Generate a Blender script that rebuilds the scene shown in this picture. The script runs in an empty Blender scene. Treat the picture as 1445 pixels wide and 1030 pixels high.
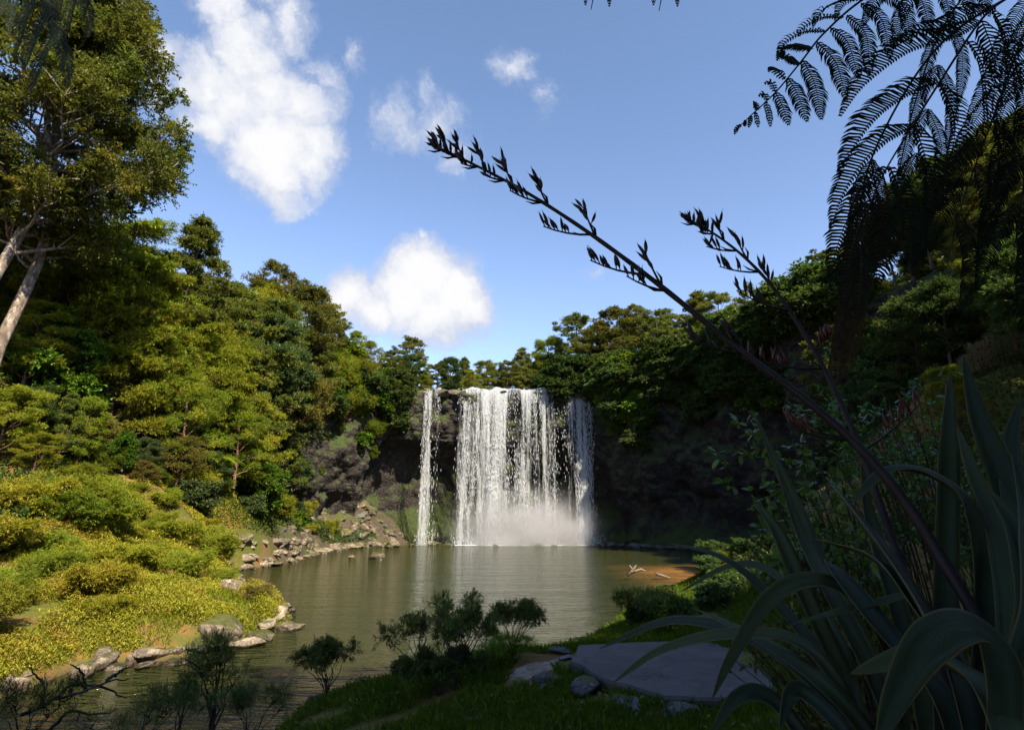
import bpy, bmesh, math, random
import numpy as np
from mathutils import Vector, Matrix

S = bpy.context.scene
COL = S.collection
R = math.radians
PI = math.pi

# ------------------------------------------------------------------ camera, sun, sky, exposure
F = 803.0                       # focal length in pixels of the 1445 px wide photograph (20 mm)
CAMZ = 4.2
PITCH = math.atan((733 - 515) / F)
cam = bpy.data.cameras.new('camera'); camo = bpy.data.objects.new('camera', cam); COL.objects.link(camo)
camo.location = (0, 0, CAMZ); camo.rotation_euler = (PI / 2 + PITCH, 0, 0)
cam.sensor_width = 36; cam.lens = F / 1445 * 36; cam.clip_start = 0.05; cam.clip_end = 6000
S.camera = camo
SUN_AZ, SUN_EL = 33.0, 42.0     # behind the camera, to its right
SV = Vector((math.sin(R(SUN_AZ)) * math.cos(R(SUN_EL)), -math.cos(R(SUN_AZ)) * math.cos(R(SUN_EL)), math.sin(R(SUN_EL))))
sun = bpy.data.lights.new('sun', 'SUN'); suno = bpy.data.objects.new('sun', sun); COL.objects.link(suno)
sun.energy = 5.0; sun.angle = R(0.5); sun.color = (1.0, 0.88, 0.66)
suno.rotation_euler = SV.to_track_quat('Z', 'Y').to_euler()
S.view_settings.view_transform = 'Standard'; S.view_settings.look = 'None'
S.view_settings.exposure = 1.42; S.view_settings.gamma = 1
S.cycles.transparent_max_bounces = 12
S.cycles.max_bounces = 6; S.cycles.diffuse_bounces = 3; S.cycles.glossy_bounces = 3
S.cycles.transmission_bounces = 3; S.cycles.volume_bounces = 1
S.cycles.volume_max_steps = 48; S.cycles.volume_step_rate = 3.0


def ray(u, v):
    """direction of a pixel of the photograph, used only to read real positions off it"""
    x = (u - 722.5) / F; y = (515 - v) / F
    return (x, math.cos(PITCH) - math.sin(PITCH) * y, math.sin(PITCH) + math.cos(PITCH) * y)


def at(u, v, Y):
    d = ray(u, v); t = Y / d[1]
    return Vector((t * d[0], Y, CAMZ + t * d[2]))


def on_z(u, v, z=0.0):
    d = ray(u, v); t = (z - CAMZ) / d[2]
    return Vector((t * d[0], t * d[1], z))


# ------------------------------------------------------------------ node helpers
class NT:
    def __init__(s, tree): s.t = tree; s.n = tree.nodes; s.l = tree.links
    def new(s, typ, **kw):
        n = s.n.new(typ)
        for k, v in kw.items(): setattr(n, k, v)
        return n
    def put(s, sock, v):
        if v is None: return
        if hasattr(v, 'is_linked') or isinstance(v, bpy.types.NodeSocket): s.l.new(v, sock)
        else: sock.default_value = v
    def math(s, op, a, b=None, c=None, clamp=False):
        n = s.new('ShaderNodeMath', operation=op); n.use_clamp = clamp
        s.put(n.inputs[0], a); s.put(n.inputs[1], b)
        if c is not None: s.put(n.inputs[2], c)
        return n.outputs[0]
    def vmath(s, op, a, b=None, out=0):
        n = s.new('ShaderNodeVectorMath', operation=op)
        s.put(n.inputs[0], a)
        if b is not None: s.put(n.inputs[3] if op == 'SCALE' else n.inputs[1], b)
        return n.outputs[out]
    def mix(s, f, a, b, blend='MIX'):
        n = s.new('ShaderNodeMix', data_type='RGBA', blend_type=blend)
        s.put(n.inputs[0], f); s.put(n.inputs[6], a); s.put(n.inputs[7], b)
        return n.outputs[2]
    def noise(s, vec, scale, detail=4, rough=0.55, out=0, dist=0.0):
        n = s.new('ShaderNodeTexNoise'); s.put(n.inputs['Vector'], vec)
        n.inputs['Scale'].default_value = scale; n.inputs['Detail'].default_value = detail
        n.inputs['Roughness'].default_value = rough; n.inputs['Distortion'].default_value = dist
        return n.outputs[out]
    def voro(s, vec, scale, feature='F1', out=0):
        n = s.new('ShaderNodeTexVoronoi', feature=feature); s.put(n.inputs['Vector'], vec)
        n.inputs['Scale'].default_value = scale
        return n.outputs[out]
    def ss(s, v, lo, hi, a=0.0, b=1.0):
        n = s.new('ShaderNodeMapRange', interpolation_type='SMOOTHSTEP'); s.put(n.inputs[0], v)
        s.put(n.inputs[1], lo); s.put(n.inputs[2], hi); n.inputs[3].default_value = a; n.inputs[4].default_value = b
        return n.outputs[0]
    def scale(s, vec, xyz):
        n = s.new('ShaderNodeMapping'); s.put(n.inputs[0], vec); n.inputs['Scale'].default_value = xyz
        return n.outputs[0]
    def ramp(s, f, stops):
        n = s.new('ShaderNodeValToRGB'); s.put(n.inputs[0], f)
        e = n.color_ramp.elements
        while len(e) < len(stops): e.new(0.5)
        for i, (p, c) in enumerate(stops): e[i].position = p; e[i].color = (*c, 1)
        return n.outputs[0]
    def bump(s, h, strength, dist=0.1, normal=None):
        n = s.new('ShaderNodeBump'); s.put(n.inputs['Height'], h)
        n.inputs['Strength'].default_value = strength; n.inputs['Distance'].default_value = dist
        if normal is not None: s.put(n.inputs['Normal'], normal)
        return n.outputs[0]


# ------------------------------------------------------------------ world: physical sky and the clouds in it
w = bpy.data.worlds.new('World'); S.world = w; w.use_nodes = True
t = NT(w.node_tree); t.n.clear()
sky = t.new('ShaderNodeTexSky', sky_type='NISHITA'); sky.sun_disc = False
sky.sun_elevation = R(SUN_EL); sky.sun_rotation = R(180 - SUN_AZ)
sky.altitude = 50; sky.air_density = 1.0; sky.dust_density = 0.7; sky.ozone_density = 2.2
geo = t.new('ShaderNodeTexCoord').outputs['Generated']
sep = t.new('ShaderNodeSeparateXYZ'); t.put(sep.inputs[0], geo)
# cloud lobes: direction and angular radius, read off the photograph; sx stretches nothing, w is how solid the lobe is
LOBES = [(300, 120, 70, 1), (420, 150, 70, 1), (380, 130, 90, 1.1), (380, 210, 90, 1.1), (430, 230, 60, .9), (360, 70, 82, 1), (345, 140, 100, 1), (395, 190, 95, 1), (390, 245, 72, 1), (440, 205, 62, .9), (330, 20, 62, .9), (300, 170, 60, .9),
         (410, 30, 60, .72), (452, 110, 52, .5), (232, 75, 60, .75), (222, 125, 46, .6), (500, 85, 36, .55), (560, 170, 60, .55), (610, 165, 62, .5),
         (640, 215, 55, .36), (730, 105, 52, .5), (775, 140, 46, .36), (600, 130, 30, .5), (350, -60, 90, 1), (840, 385, 34, .3),
         (600, 400, 74, 1.3), (642, 425, 74, 1.3), (572, 425, 70, 1.3), (612, 448, 66, 1.2), (668, 435, 50, 1.2), (492, 420, 52, 1.2), (525, 440, 52, 1.2), (600, 345, 22, .62),
         (-200, 60, 110, .8), (-60, 330, 70, .7), (1700, 260, 110, .7), (900, -420, 120, .8), (420, -330, 100, .8)]
w1 = t.noise(geo, 3.2, 5, 0.6, out=1)
w2 = t.noise(geo, 14.0, 7, 0.68, out=1)
warp = t.vmath('ADD', t.vmath('SCALE', t.vmath('SUBTRACT', w1, (0.5, 0.5, 0.5)), 0.10),
               t.vmath('SCALE', t.vmath('SUBTRACT', w2, (0.5, 0.5, 0.5)), 0.07))
wd = t.vmath('ADD', geo, warp)
acc = None
for (u, v, r, k) in LOBES:
    d = Vector(ray(u, v)); dl = d.length; d.normalize()
    rad = 1.03 * r / F / dl * (1.0 / dl) ** 0.3
    dist = t.vmath('DISTANCE', wd, tuple(d), out=1)
    val = t.math('MULTIPLY_ADD', dist, -k / rad, k)          # k at the middle, 0 at the rim
    val = t.math('MAXIMUM', val, 0.0)
    acc = val if acc is None else t.math('SMOOTH_MAX', acc, val, 0.04)
fine = t.noise(t.vmath('ADD', geo, warp), 26.0, 8, 0.66)
dens = t.math('ADD', acc, t.math('MULTIPLY', t.math('SUBTRACT', fine, 0.54), t.ss(acc, 0.0, 0.6, 1.25, 0.7)))
cover = t.ss(dens, .0, 0.62)
cover = t.math('MULTIPLY', cover, t.ss(acc, 0.0, 0.26))
soft = t.noise(wd, 9.0, 5, 0.6)
ccol = t.mix(t.ss(t.math('ADD', dens, soft), 0.65, 1.45), (1.75, 1.95, 2.45, 1), (2.95, 2.95, 3.0, 1))
hsv = t.new('ShaderNodeHueSaturation'); hsv.inputs['Saturation'].default_value = 0.80; hsv.inputs['Value'].default_value = 1.0
t.put(hsv.inputs['Color'], sky.outputs[0])
skycol = t.mix(t.ss(sep.outputs[2], 0.02, 0.75, 0.0, 1.0), t.mix(1.0, hsv.outputs[0], (0.72, 0.76, 0.90, 1), 'MULTIPLY'), t.mix(1.0, hsv.outputs[0], (0.55, 0.66, 0.78, 1), 'MULTIPLY'))
fin = t.mix(cover, skycol, ccol)
bg = t.new('ShaderNodeBackground'); t.put(bg.inputs[0], fin); bg.inputs[1].default_value = 0.125
t.l.new(bg.outputs[0], t.new('ShaderNodeOutputWorld').inputs[0])
w.cycles.sampling_method = 'MANUAL'; w.cycles.sample_map_resolution = 512


# ------------------------------------------------------------------ numpy noise
def _hash(ix, iy, iz, seed):
    h = (ix.astype(np.int64) * 374761393 + iy.astype(np.int64) * 668265263 + iz.astype(np.int64) * 2147483647 + seed * 1274126177) & 0xffffffff
    h = ((h ^ (h >> 13)) * 1274126177) & 0xffffffff
    h = (h ^ (h >> 16)) & 0xffffffff
    return h / 4294967295.0


def vnoise(p, seed=0):
    p = np.asarray(p, float); i = np.floor(p); f = p - i; f = f * f * (3 - 2 * f)
    r = 0
    for dx in (0, 1):
        for dy in (0, 1):
            for dz in (0, 1):
                h = _hash(i[:, 0] + dx, i[:, 1] + dy, i[:, 2] + dz, seed)
                r = r + h * (f[:, 0] if dx else 1 - f[:, 0]) * (f[:, 1] if dy else 1 - f[:, 1]) * (f[:, 2] if dz else 1 - f[:, 2])
    return r * 2 - 1


def fbm(p, oct=4, seed=0, gain=0.5):
    p = np.asarray(p, float); a = 1; r = 0
    for o in range(oct):
        r = r + a * vnoise(p, seed + o * 17); p = p * 2.03 + 7.3; a *= gain
    return r


# ------------------------------------------------------------------ mesh builder
class MB:
    def __init__(s): s.v = []; s.f = []; s.n = 0; s.mats = []; s.att = []
    def add(s, v, f, mat=0, att=None):
        v = np.asarray(v, float).reshape(-1, 3); f = np.asarray(f, np.int64)
        if len(f) == 0: return
        s.v.append(v); s.f.append(f + s.n); s.n += len(v); s.mats.append(np.full(len(f), mat, np.int32))
        s.att.append(np.zeros(len(v)) if att is None else np.asarray(att, float))
    def mesh(s, name, mats, smooth=True, attname=None):
        me = bpy.data.meshes.new(name)
        V = np.concatenate(s.v); me.vertices.add(len(V)); me.vertices.foreach_set('co', V.astype(np.float32).ravel())
        li = np.concatenate([f.ravel() for f in s.f]).astype(np.int32)
        lt = np.concatenate([np.full(len(f), f.shape[1], np.int32) for f in s.f])
        ls = np.concatenate([[0], np.cumsum(lt)[:-1]]).astype(np.int32)
        me.loops.add(len(li)); me.loops.foreach_set('vertex_index', li)
        me.polygons.add(len(lt)); me.polygons.foreach_set('loop_start', ls); me.polygons.foreach_set('loop_total', lt)
        me.polygons.foreach_set('material_index', np.concatenate(s.mats))
        me.polygons.foreach_set('use_smooth', np.full(len(lt), smooth, bool))
        for m in (mats if isinstance(mats, (list, tuple)) else [mats]): me.materials.append(m)
        if attname:
            a = me.attributes.new(attname, 'FLOAT', 'POINT'); a.data.foreach_set('value', np.concatenate(s.att).astype(np.float32))
        me.update(calc_edges=True)
        return me
    def build(s, name, mats, parent=None, smooth=True, attname=None):
        return link(name, s.mesh(name, mats, smooth, attname), parent)


def link(name, me, parent=None):
    o = bpy.data.objects.new(name, me); COL.objects.link(o)
    if parent is not None: o.parent = parent
    return o


def tag(o, label, cat, group=None):
    o['label'] = label; o['category'] = cat
    if group: o['group'] = group
    return o


def struct(o, kind='structure'):
    o['kind'] = kind; return o


def empty(name, loc=(0, 0, 0)):
    o = bpy.data.objects.new(name, None); COL.objects.link(o); o.location = loc
    return o


def copy_tree(src):
    c = src.copy(); COL.objects.link(c)
    for ch in src.children:
        d = ch.copy(); COL.objects.link(d); d.parent = c
        for g in ch.children:
            e = g.copy(); COL.objects.link(e); e.parent = d
    return c


def norm(a): return a / np.maximum(np.linalg.norm(a, axis=-1, keepdims=True), 1e-9)


def tube(mb, pts, rad, n=6, mat=0, cap=True):
    P = np.asarray(pts, float); k = len(P); rad = np.asarray(rad, float) * np.ones(k)
    T = norm(np.gradient(P, axis=0)); up = np.array([0.13, 0.31, 0.94]) if abs(T[0, 2]) < 0.9 else np.array([1.0, 0.1, 0])
    A = norm(np.cross(T, up)); B = np.cross(T, A)
    an = np.arange(n) * 2 * PI / n
    V = P[:, None, :] + rad[:, None, None] * (A[:, None, :] * np.cos(an)[None, :, None] + B[:, None, :] * np.sin(an)[None, :, None])
    i = np.arange(k - 1)[:, None] * n; j = np.arange(n)[None, :]; j2 = (j + 1) % n
    f = np.stack([i + j, i + j2, i + n + j2, i + n + j], -1).reshape(-1, 4)
    b0_ = mb.n; mb.add(V.reshape(-1, 3), f, mat)
    if cap:
        mb.f.append(np.array([[b0_ + (k - 1) * n + q_ for q_ in range(n)]])); mb.f.append(np.array([[b0_ + q_ for q_ in range(n)][::-1]])); mb.mats.append(np.full(2, mat, np.int32))


def leaves(mb, pos, d, nrm, L, W, mat=0, shape='diamond'):
    """one leaf per row: root pos, direction d, face normal nrm, length L, width W"""
    pos = np.asarray(pos, float); n = len(pos); d = norm(d); s = norm(np.cross(d, nrm)); up = norm(np.cross(s, d))
    L = np.asarray(L, float) * np.ones(n); W = np.asarray(W, float) * np.ones(n); L = L[:, None]; W = W[:, None]
    if shape == 'diamond':
        V = np.stack([pos, pos + d * L * .45 + s * W * .5 + up * W * .12, pos + d * L, pos + d * L * .45 - s * W * .5 + up * W * .12], 1)
        f = np.arange(n)[:, None] * 4 + np.arange(4)[None]
    elif shape == 'oval':
        V = np.stack([pos, pos + d * L * .22 + s * W * .4 + up * W * .1, pos + d * L * .68 + s * W * .45 + up * W * .08, pos + d * L - up * W * .1,
                      pos + d * L * .68 - s * W * .45 + up * W * .08, pos + d * L * .22 - s * W * .4 + up * W * .1], 1)
        f = np.arange(n)[:, None] * 6 + np.arange(6)[None]
    else:                      # blade
        V = np.stack([pos - s * W * .5, pos + s * W * .5, pos + d * L * .55 + s * W * .35, pos + d * L + up * L * -.18, pos + d * L * .55 - s * W * .35], 1)
        f = np.arange(n)[:, None] * 5 + np.arange(5)[None]
    mb.add(V.reshape(-1, 3), f, mat)


def rand_dir(rng, n):
    return norm(rng.normal(size=(n, 3)))


# ------------------------------------------------------------------ materials
def pmat(name):
    m = bpy.data.materials.new(name); m.use_nodes = True
    t = NT(m.node_tree); t.n.clear()
    return m, t


def out(t, sh, disp=None):
    o = t.new('ShaderNodeOutputMaterial'); t.l.new(sh, o.inputs[0])
    return o


def foliage(name, dark, mid, light, tip=None, trans=0.38, spec=0.12, rough=0.65, clump=0.35, var=0.25):
    m, t = pmat(name)
    g = t.new('ShaderNodeNewGeometry'); oi = t.new('ShaderNodeObjectInfo'); tc = t.new('ShaderNodeTexCoord')
    rnd = g.outputs['Random Per Island']
    c = t.ramp(rnd, [(0.0, dark), (0.5, mid), (1.0, light)])
    cl = t.noise(tc.outputs['Object'], clump, 3, 0.6)
    if tip is not None: c = t.mix(t.ss(cl, 0.5, 0.72), c, (*tip, 1))
    hs = t.new('ShaderNodeHueSaturation'); t.put(hs.inputs['Color'], c)
    t.put(hs.inputs['Hue'], t.math('MULTIPLY_ADD', oi.outputs['Random'], 0.05, 0.475))
    t.put(hs.inputs['Value'], t.math('MULTIPLY_ADD', t.math('FRACT', t.math('MULTIPLY', oi.outputs['Random'], 7.31)), var * 2, 1 - var))
    hs.inputs['Saturation'].default_value = 1.0
    p = t.new('ShaderNodeBsdfPrincipled'); t.put(p.inputs['Base Color'], hs.outputs[0])
    p.inputs['Roughness'].default_value = rough; p.inputs['Specular IOR Level'].default_value = spec
    tr = t.new('ShaderNodeBsdfTranslucent'); t.put(tr.inputs[0], t.mix(1.0, hs.outputs[0], (1.25, 1.3, 0.6, 1), 'MULTIPLY'))
    mx = t.new('ShaderNodeMixShader'); mx.inputs[0].default_value = trans
    t.l.new(p.outputs[0], mx.inputs[1]); t.l.new(tr.outputs[0], mx.inputs[2]); out(t, mx.outputs[0])
    return m


def bark(name, a, b, sx=3.0, spots=None, rough=0.85):
    m, t = pmat(name); tc = t.new('ShaderNodeTexCoord').outputs['Object']
    n = t.noise(t.scale(tc, (sx, sx, sx * .35)), 2.0, 6, 0.65)
    c = t.mix(t.ss(n, 0.35, 0.65), (*a, 1), (*b, 1))
    if spots:
        s = t.noise(t.scale(tc, (1, 1, .6)), 5.0, 5, 0.7); c = t.mix(t.ss(s, 0.52, 0.6), c, (*spots, 1))
    p = t.new('ShaderNodeBsdfPrincipled'); t.put(p.inputs['Base Color'], c); p.inputs['Roughness'].default_value = rough
    p.inputs['Specular IOR Level'].default_value = 0.2
    t.put(p.inputs['Normal'], t.bump(n, 0.8, 0.05)); out(t, p.outputs[0])
    return m


M_TOTARA = foliage('olive_foliage', (.045, .062, .020), (.105, .125, .030), (.20, .205, .042), tip=(.23, .20, .035), clump=.45)
M_KANUKA = foliage('yellow_green_foliage', (.085, .115, .014), (.17, .20, .020), (.28, .29, .030), tip=(.31, .27, .028), clump=.4)
M_DARKG = foliage('deep_green_foliage', (.026, .048, .016), (.055, .088, .026), (.10, .14, .04), clump=.4)
M_BLUEG = foliage('grey_green_foliage', (.032, .058, .024), (.068, .10, .038), (.115, .15, .055), clump=.4)
M_BROAD = foliage('broad_leaf_foliage', (.045, .085, .010), (.095, .15, .014), (.18, .25, .022), spec=.2, rough=.5, clump=.5)
M_BROWN = foliage('brown_foliage', (.055, .048, .014), (.125, .098, .022), (.18, .155, .028), tip=(.13, .14, .02), clump=.5, trans=.2)
M_FERN = foliage('fern_foliage', (.10, .17, .010), (.17, .25, .012), (.27, .35, .02), clump=.5, trans=.45)
M_HERB = foliage('ground_cover_leaves', (.13, .15, .016), (.235, .235, .022), (.36, .33, .035), tip=(.33, .21, .045), clump=.22, var=.05)
M_UNDER = foliage('undergrowth_leaves', (.022, .042, .010), (.05, .078, .014), (.095, .12, .02), tip=(.07, .055, .015), clump=.2, var=.05)
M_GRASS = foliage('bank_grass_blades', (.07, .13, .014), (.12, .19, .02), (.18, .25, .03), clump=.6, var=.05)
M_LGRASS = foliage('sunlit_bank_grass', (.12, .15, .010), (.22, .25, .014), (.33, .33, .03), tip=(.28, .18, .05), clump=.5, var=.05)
M_SHADEF = foliage('small_leaf_shrub_foliage', (.035, .055, .018), (.065, .095, .024), (.11, .145, .035), clump=.6, trans=.3)
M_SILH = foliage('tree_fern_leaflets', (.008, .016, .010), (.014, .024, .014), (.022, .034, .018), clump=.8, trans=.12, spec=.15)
M_DEADF = foliage('dead_frond_leaflets', (.03, .022, .012), (.05, .038, .018), (.075, .055, .025), clump=.8, trans=.1, spec=.1)
M_BARK = bark('brown_bark', (.05, .035, .025), (.13, .10, .075))
M_PALE = bark('pale_blotched_bark', (.19, .145, .115), (.08, .058, .045), 2.0, spots=(.28, .25, .22))
M_REDB = bark('reddish_bark', (.09, .045, .03), (.17, .10, .065), 2.0)
M_TWIG = bark('dark_twig_bark', (.025, .02, .02), (.06, .045, .04))
M_DEADW = bark('bleached_wood', (.10, .075, .055), (.19, .15, .11))


def rock_mat(name, a, b, c, moss=(.035, .040, .010), mossamt=0.4, wet=False, bumpd=0.12, sc=1.0):
    m, t = pmat(name); g = t.new('ShaderNodeNewGeometry'); tc = t.new('ShaderNodeTexCoord')
    pos = g.outputs['Position']; oi = t.new('ShaderNodeObjectInfo')
    n1 = t.noise(pos, .9 * sc, 6, .62); n2 = t.noise(pos, 4.5 * sc, 6, .65); n3 = t.voro(t.vmath('ADD', pos, t.vmath('SCALE', t.noise(pos, 2., 3, .6, out=1), .8)), 1.3 * sc, 'DISTANCE_TO_EDGE')
    base = t.mix(t.ss(n1, .36, .64), (*a, 1), (*b, 1))
    base = t.mix(t.ss(n2, .48, .68), base, (*c, 1))
    base = t.mix(t.ss(n3, .0, .05, .6, 0.), base, (a[0] * .4, a[1] * .4, a[2] * .4, 1))
    sp = t.new('ShaderNodeSeparateXYZ'); t.put(sp.inputs[0], g.outputs['Normal'])
    mo = t.math('MULTIPLY', t.ss(t.math('MULTIPLY_ADD', t.noise(pos, 1.6 * sc, 5, .7), 1.2, t.math('MULTIPLY', sp.outputs[2], .45)), 1.02 - mossamt * .5, 1.18 - mossamt * .5), 1.0)
    base = t.mix(mo, base, t.mix(n2, (*moss, 1), (moss[0] * 2.2, moss[1] * 2.0, moss[2] * 1.5, 1)))
    sp2 = t.new('ShaderNodeSeparateXYZ'); t.put(sp2.inputs[0], pos)
    wl = t.ss(sp2.outputs[2], .08, .32)                      # splash line stays dark and wet just above the water
    base = t.mix(wl, t.mix(1.0, base, (.32, .30, .28, 1), 'MULTIPLY'), base)
    hs = t.new('ShaderNodeHueSaturation'); t.put(hs.inputs['Color'], base); t.put(hs.inputs['Value'], t.math('MULTIPLY_ADD', oi.outputs['Random'], .5, .75))
    p = t.new('ShaderNodeBsdfPrincipled'); t.put(p.inputs['Base Color'], hs.outputs[0])
    if wet: p.inputs['Roughness'].default_value = .45
    else: t.put(p.inputs['Roughness'], t.math('MULTIPLY_ADD', wl, .55, .3))
    p.inputs['Specular IOR Level'].default_value = .35
    h = t.math('ADD', t.math('MULTIPLY', n2, .5), t.math('ADD', n1, t.math('MULTIPLY', t.math('MINIMUM', n3, .15), 2.0)))
    t.put(p.inputs['Normal'], t.bump(h, .9, bumpd)); out(t, p.outputs[0])
    return m


M_ROCK = rock_mat('bank_rock', (.09, .070, .052), (.20, .155, .115), (.31, .255, .195), mossamt=.15)
M_ROCKD = rock_mat('mossy_rock', (.06, .047, .036), (.13, .102, .075), (.21, .17, .13), mossamt=.42)
M_ROCKG = rock_mat('grey_rock', (.05, .05, .055), (.09, .09, .10), (.15, .15, .16), mossamt=.05)
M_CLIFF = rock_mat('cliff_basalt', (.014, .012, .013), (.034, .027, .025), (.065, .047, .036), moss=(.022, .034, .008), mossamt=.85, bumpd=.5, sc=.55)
M_CLIFFL = rock_mat('lip_rock', (.03, .025, .022), (.08, .062, .05), (.15, .12, .09), moss=(.04, .05, .01), mossamt=.45, bumpd=.3, sc=.8)

# ground
M_GROUND, t = pmat('ground_soil_and_litter')
g = t.new('ShaderNodeNewGeometry'); pos = g.outputs['Position']
n1 = t.noise(pos, .25, 5, .6); n2 = t.noise(pos, 2.3, 6, .7); n3 = t.noise(pos, 14, 4, .7)
c = t.mix(t.ss(n2, .44, .66), (.17, .085, .032, 1), (.075, .085, .014, 1))
c = t.mix(t.ss(n1, .42, .6), c, t.mix(n3, (.03, .035, .010, 1), (.12, .13, .016, 1)))
c = t.mix(t.ss(n3, .58, .72), c, (.17, .11, .06, 1))
spz = t.new('ShaderNodeSeparateXYZ'); t.put(spz.inputs[0], pos)
sn = t.new('ShaderNodeSeparateXYZ'); t.put(sn.inputs[0], g.outputs['True Normal'])
rk = t.mix(t.ss(n2, .4, .6), (.030, .024, .020, 1), (.085, .062, .046, 1)); rk = t.mix(t.ss(n1, .45, .6), rk, (.05, .06, .014, 1))
c = t.mix(t.ss(spz.outputs[1], 50, 64), c, rk)
c = t.mix(t.ss(spz.outputs[2], -.1, .22), (.055, .042, .022, 1), c)
p = t.new('ShaderNodeBsdfPrincipled'); t.put(p.inputs['Base Color'], c); p.inputs['Roughness'].default_value = .9
p.inputs['Specular IOR Level'].default_value = .2
t.put(p.inputs['Normal'], t.bump(t.math('ADD', n2, t.math('MULTIPLY', n3, .3)), .8, .12)); out(t, p.outputs[0])

# water of the pool: murky olive body under a rippled surface
M_WATER, t = pmat('pool_water')
g = t.new('ShaderNodeNewGeometry'); pos = g.outputs['Position']
sp = t.new('ShaderNodeSeparateXYZ'); t.put(sp.inputs[0], pos)
a = t.noise(t.scale(pos, (.55, 1.5, 1)), 1.0, 3, .55, dist=.4)
b = t.noise(t.scale(pos, (1.6, 3.6, 1)), 1.3, 3, .6, dist=.3)
c_ = t.noise(t.scale(pos, (.35, 1.0, 1)), 6.0, 2, .5)
big = t.noise(t.scale(pos, (.10, .42, 1)), 1.0, 3, .6, dist=.6)
h = t.math('ADD', t.math('MULTIPLY', a, .65), t.math('ADD', t.math('MULTIPLY', b, .42), t.math('ADD', t.math('MULTIPLY', c_, .14), t.math('MULTIPLY', big, 1.1))))
riff = t.ss(sp.outputs[1], 24, 13, .0, 1.0)                 # quicker water where the stream leaves the pool
riff = t.math('MULTIPLY', riff, t.ss(sp.outputs[0], 3, -3))
h = t.math('MULTIPLY', h, t.math('MULTIPLY_ADD', riff, 1.3, 1.0))
p = t.new('ShaderNodeBsdfPrincipled')
shal = t.math('MULTIPLY', t.ss(t.math('ADD', sp.outputs[0], t.math('MULTIPLY', t.noise(pos, .25, 3, .6), 8)), 11, 20), t.ss(sp.outputs[1], 26, 34))
shal = t.math('MULTIPLY', shal, t.ss(sp.outputs[1], 60, 50))
wc = t.mix(t.noise(t.scale(pos, (.06, .12, 1)), 1, 3, .6), (.018, .022, .005, 1), (.034, .036, .008, 1))
wc = t.mix(shal, wc, (.24, .12, .035, 1))
t.put(p.inputs['Base Color'], wc); p.inputs['Roughness'].default_value = .07; p.inputs['IOR'].default_value = 1.333
p.inputs['Specular IOR Level'].default_value = .5
t.put(p.inputs['Normal'], t.bump(h, 1.0, .42)); out(t, p.outputs[0])


def fall_mat(name, lo, hi, sx=1.0):
    """white broken water: solid streaks with gaps between them"""
    m, t = pmat(name); tc = t.new('ShaderNodeTexCoord').outputs['Object']
    at_ = t.new('ShaderNodeAttribute', attribute_name='dens').outputs['Fac']
    s1 = t.noise(t.scale(tc, (1.0 * sx, .3, .045)), 1.3, 5, .62, dist=.5)
    s2 = t.noise(t.scale(tc, (2.6 * sx, 1, .30)), 1.6, 5, .78, dist=.3)
    s3 = t.noise(t.scale(tc, (1.0, 1, .45)), 5.0, 3, .8)
    v = t.math('ADD', t.math('MULTIPLY', s1, 1.35), t.math('ADD', t.math('MULTIPLY', s2, .90), t.math('MULTIPLY', s3, .30)))
    v = t.math('ADD', v, at_)
    al = t.ss(v, lo, hi)
    p = t.new('ShaderNodeBsdfPrincipled'); t.put(p.inputs['Base Color'], (.58, .60, .64, 1)); p.inputs['Roughness'].default_value = .35
    p.inputs['Specular IOR Level'].default_value = .4
    t.put(p.inputs['Normal'], t.bump(t.math('ADD', s2, t.math('MULTIPLY', s3, .6)), 1.0, .5))
    tl = t.new('ShaderNodeBsdfTranslucent'); tl.inputs[0].default_value = (.8, .84, .9, 1)
    mm = t.new('ShaderNodeMixShader'); mm.inputs[0].default_value = .3; t.l.new(p.outputs[0], mm.inputs[1]); t.l.new(tl.outputs[0], mm.inputs[2])
    tr = t.new('ShaderNodeBsdfTransparent'); mx = t.new('ShaderNodeMixShader'); t.put(mx.inputs[0], al)
    t.l.new(tr.outputs[0], mx.inputs[1]); t.l.new(mm.outputs[0], mx.inputs[2]); out(t, mx.outputs[0])
    return m


M_FALL = fall_mat('falling_water', 1.22, 1.72)
M_DROP, t = pmat('white_water_drops')
p = t.new('ShaderNodeBsdfPrincipled'); t.put(p.inputs['Base Color'], (.60, .62, .66, 1)); p.inputs['Roughness'].default_value = .3
tl = t.new('ShaderNodeBsdfTranslucent'); tl.inputs[0].default_value = (.85, .88, .92, 1)
mm = t.new('ShaderNodeMixShader'); mm.inputs[0].default_value = .4; t.l.new(p.outputs[0], mm.inputs[1]); t.l.new(tl.outputs[0], mm.inputs[2]); out(t, mm.outputs[0])
M_FOAM, t = pmat('foam'); tc = t.new('ShaderNodeNewGeometry').outputs['Position']
at_ = t.new('ShaderNodeAttribute', attribute_name='dens').outputs['Fac']
n = t.noise(t.scale(tc, (.8, 1.6, 1)), 1.6, 6, .72)
al = t.ss(t.math('ADD', n, at_), .62, .9)
p = t.new('ShaderNodeBsdfPrincipled'); t.put(p.inputs['Base Color'], (.78, .8, .84, 1)); p.inputs['Roughness'].default_value = .6
tr = t.new('ShaderNodeBsdfTransparent'); mx = t.new('ShaderNodeMixShader'); t.put(mx.inputs[0], al)
t.l.new(tr.outputs[0], mx.inputs[1]); t.l.new(p.outputs[0], mx.inputs[2]); out(t, mx.outputs[0])

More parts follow.
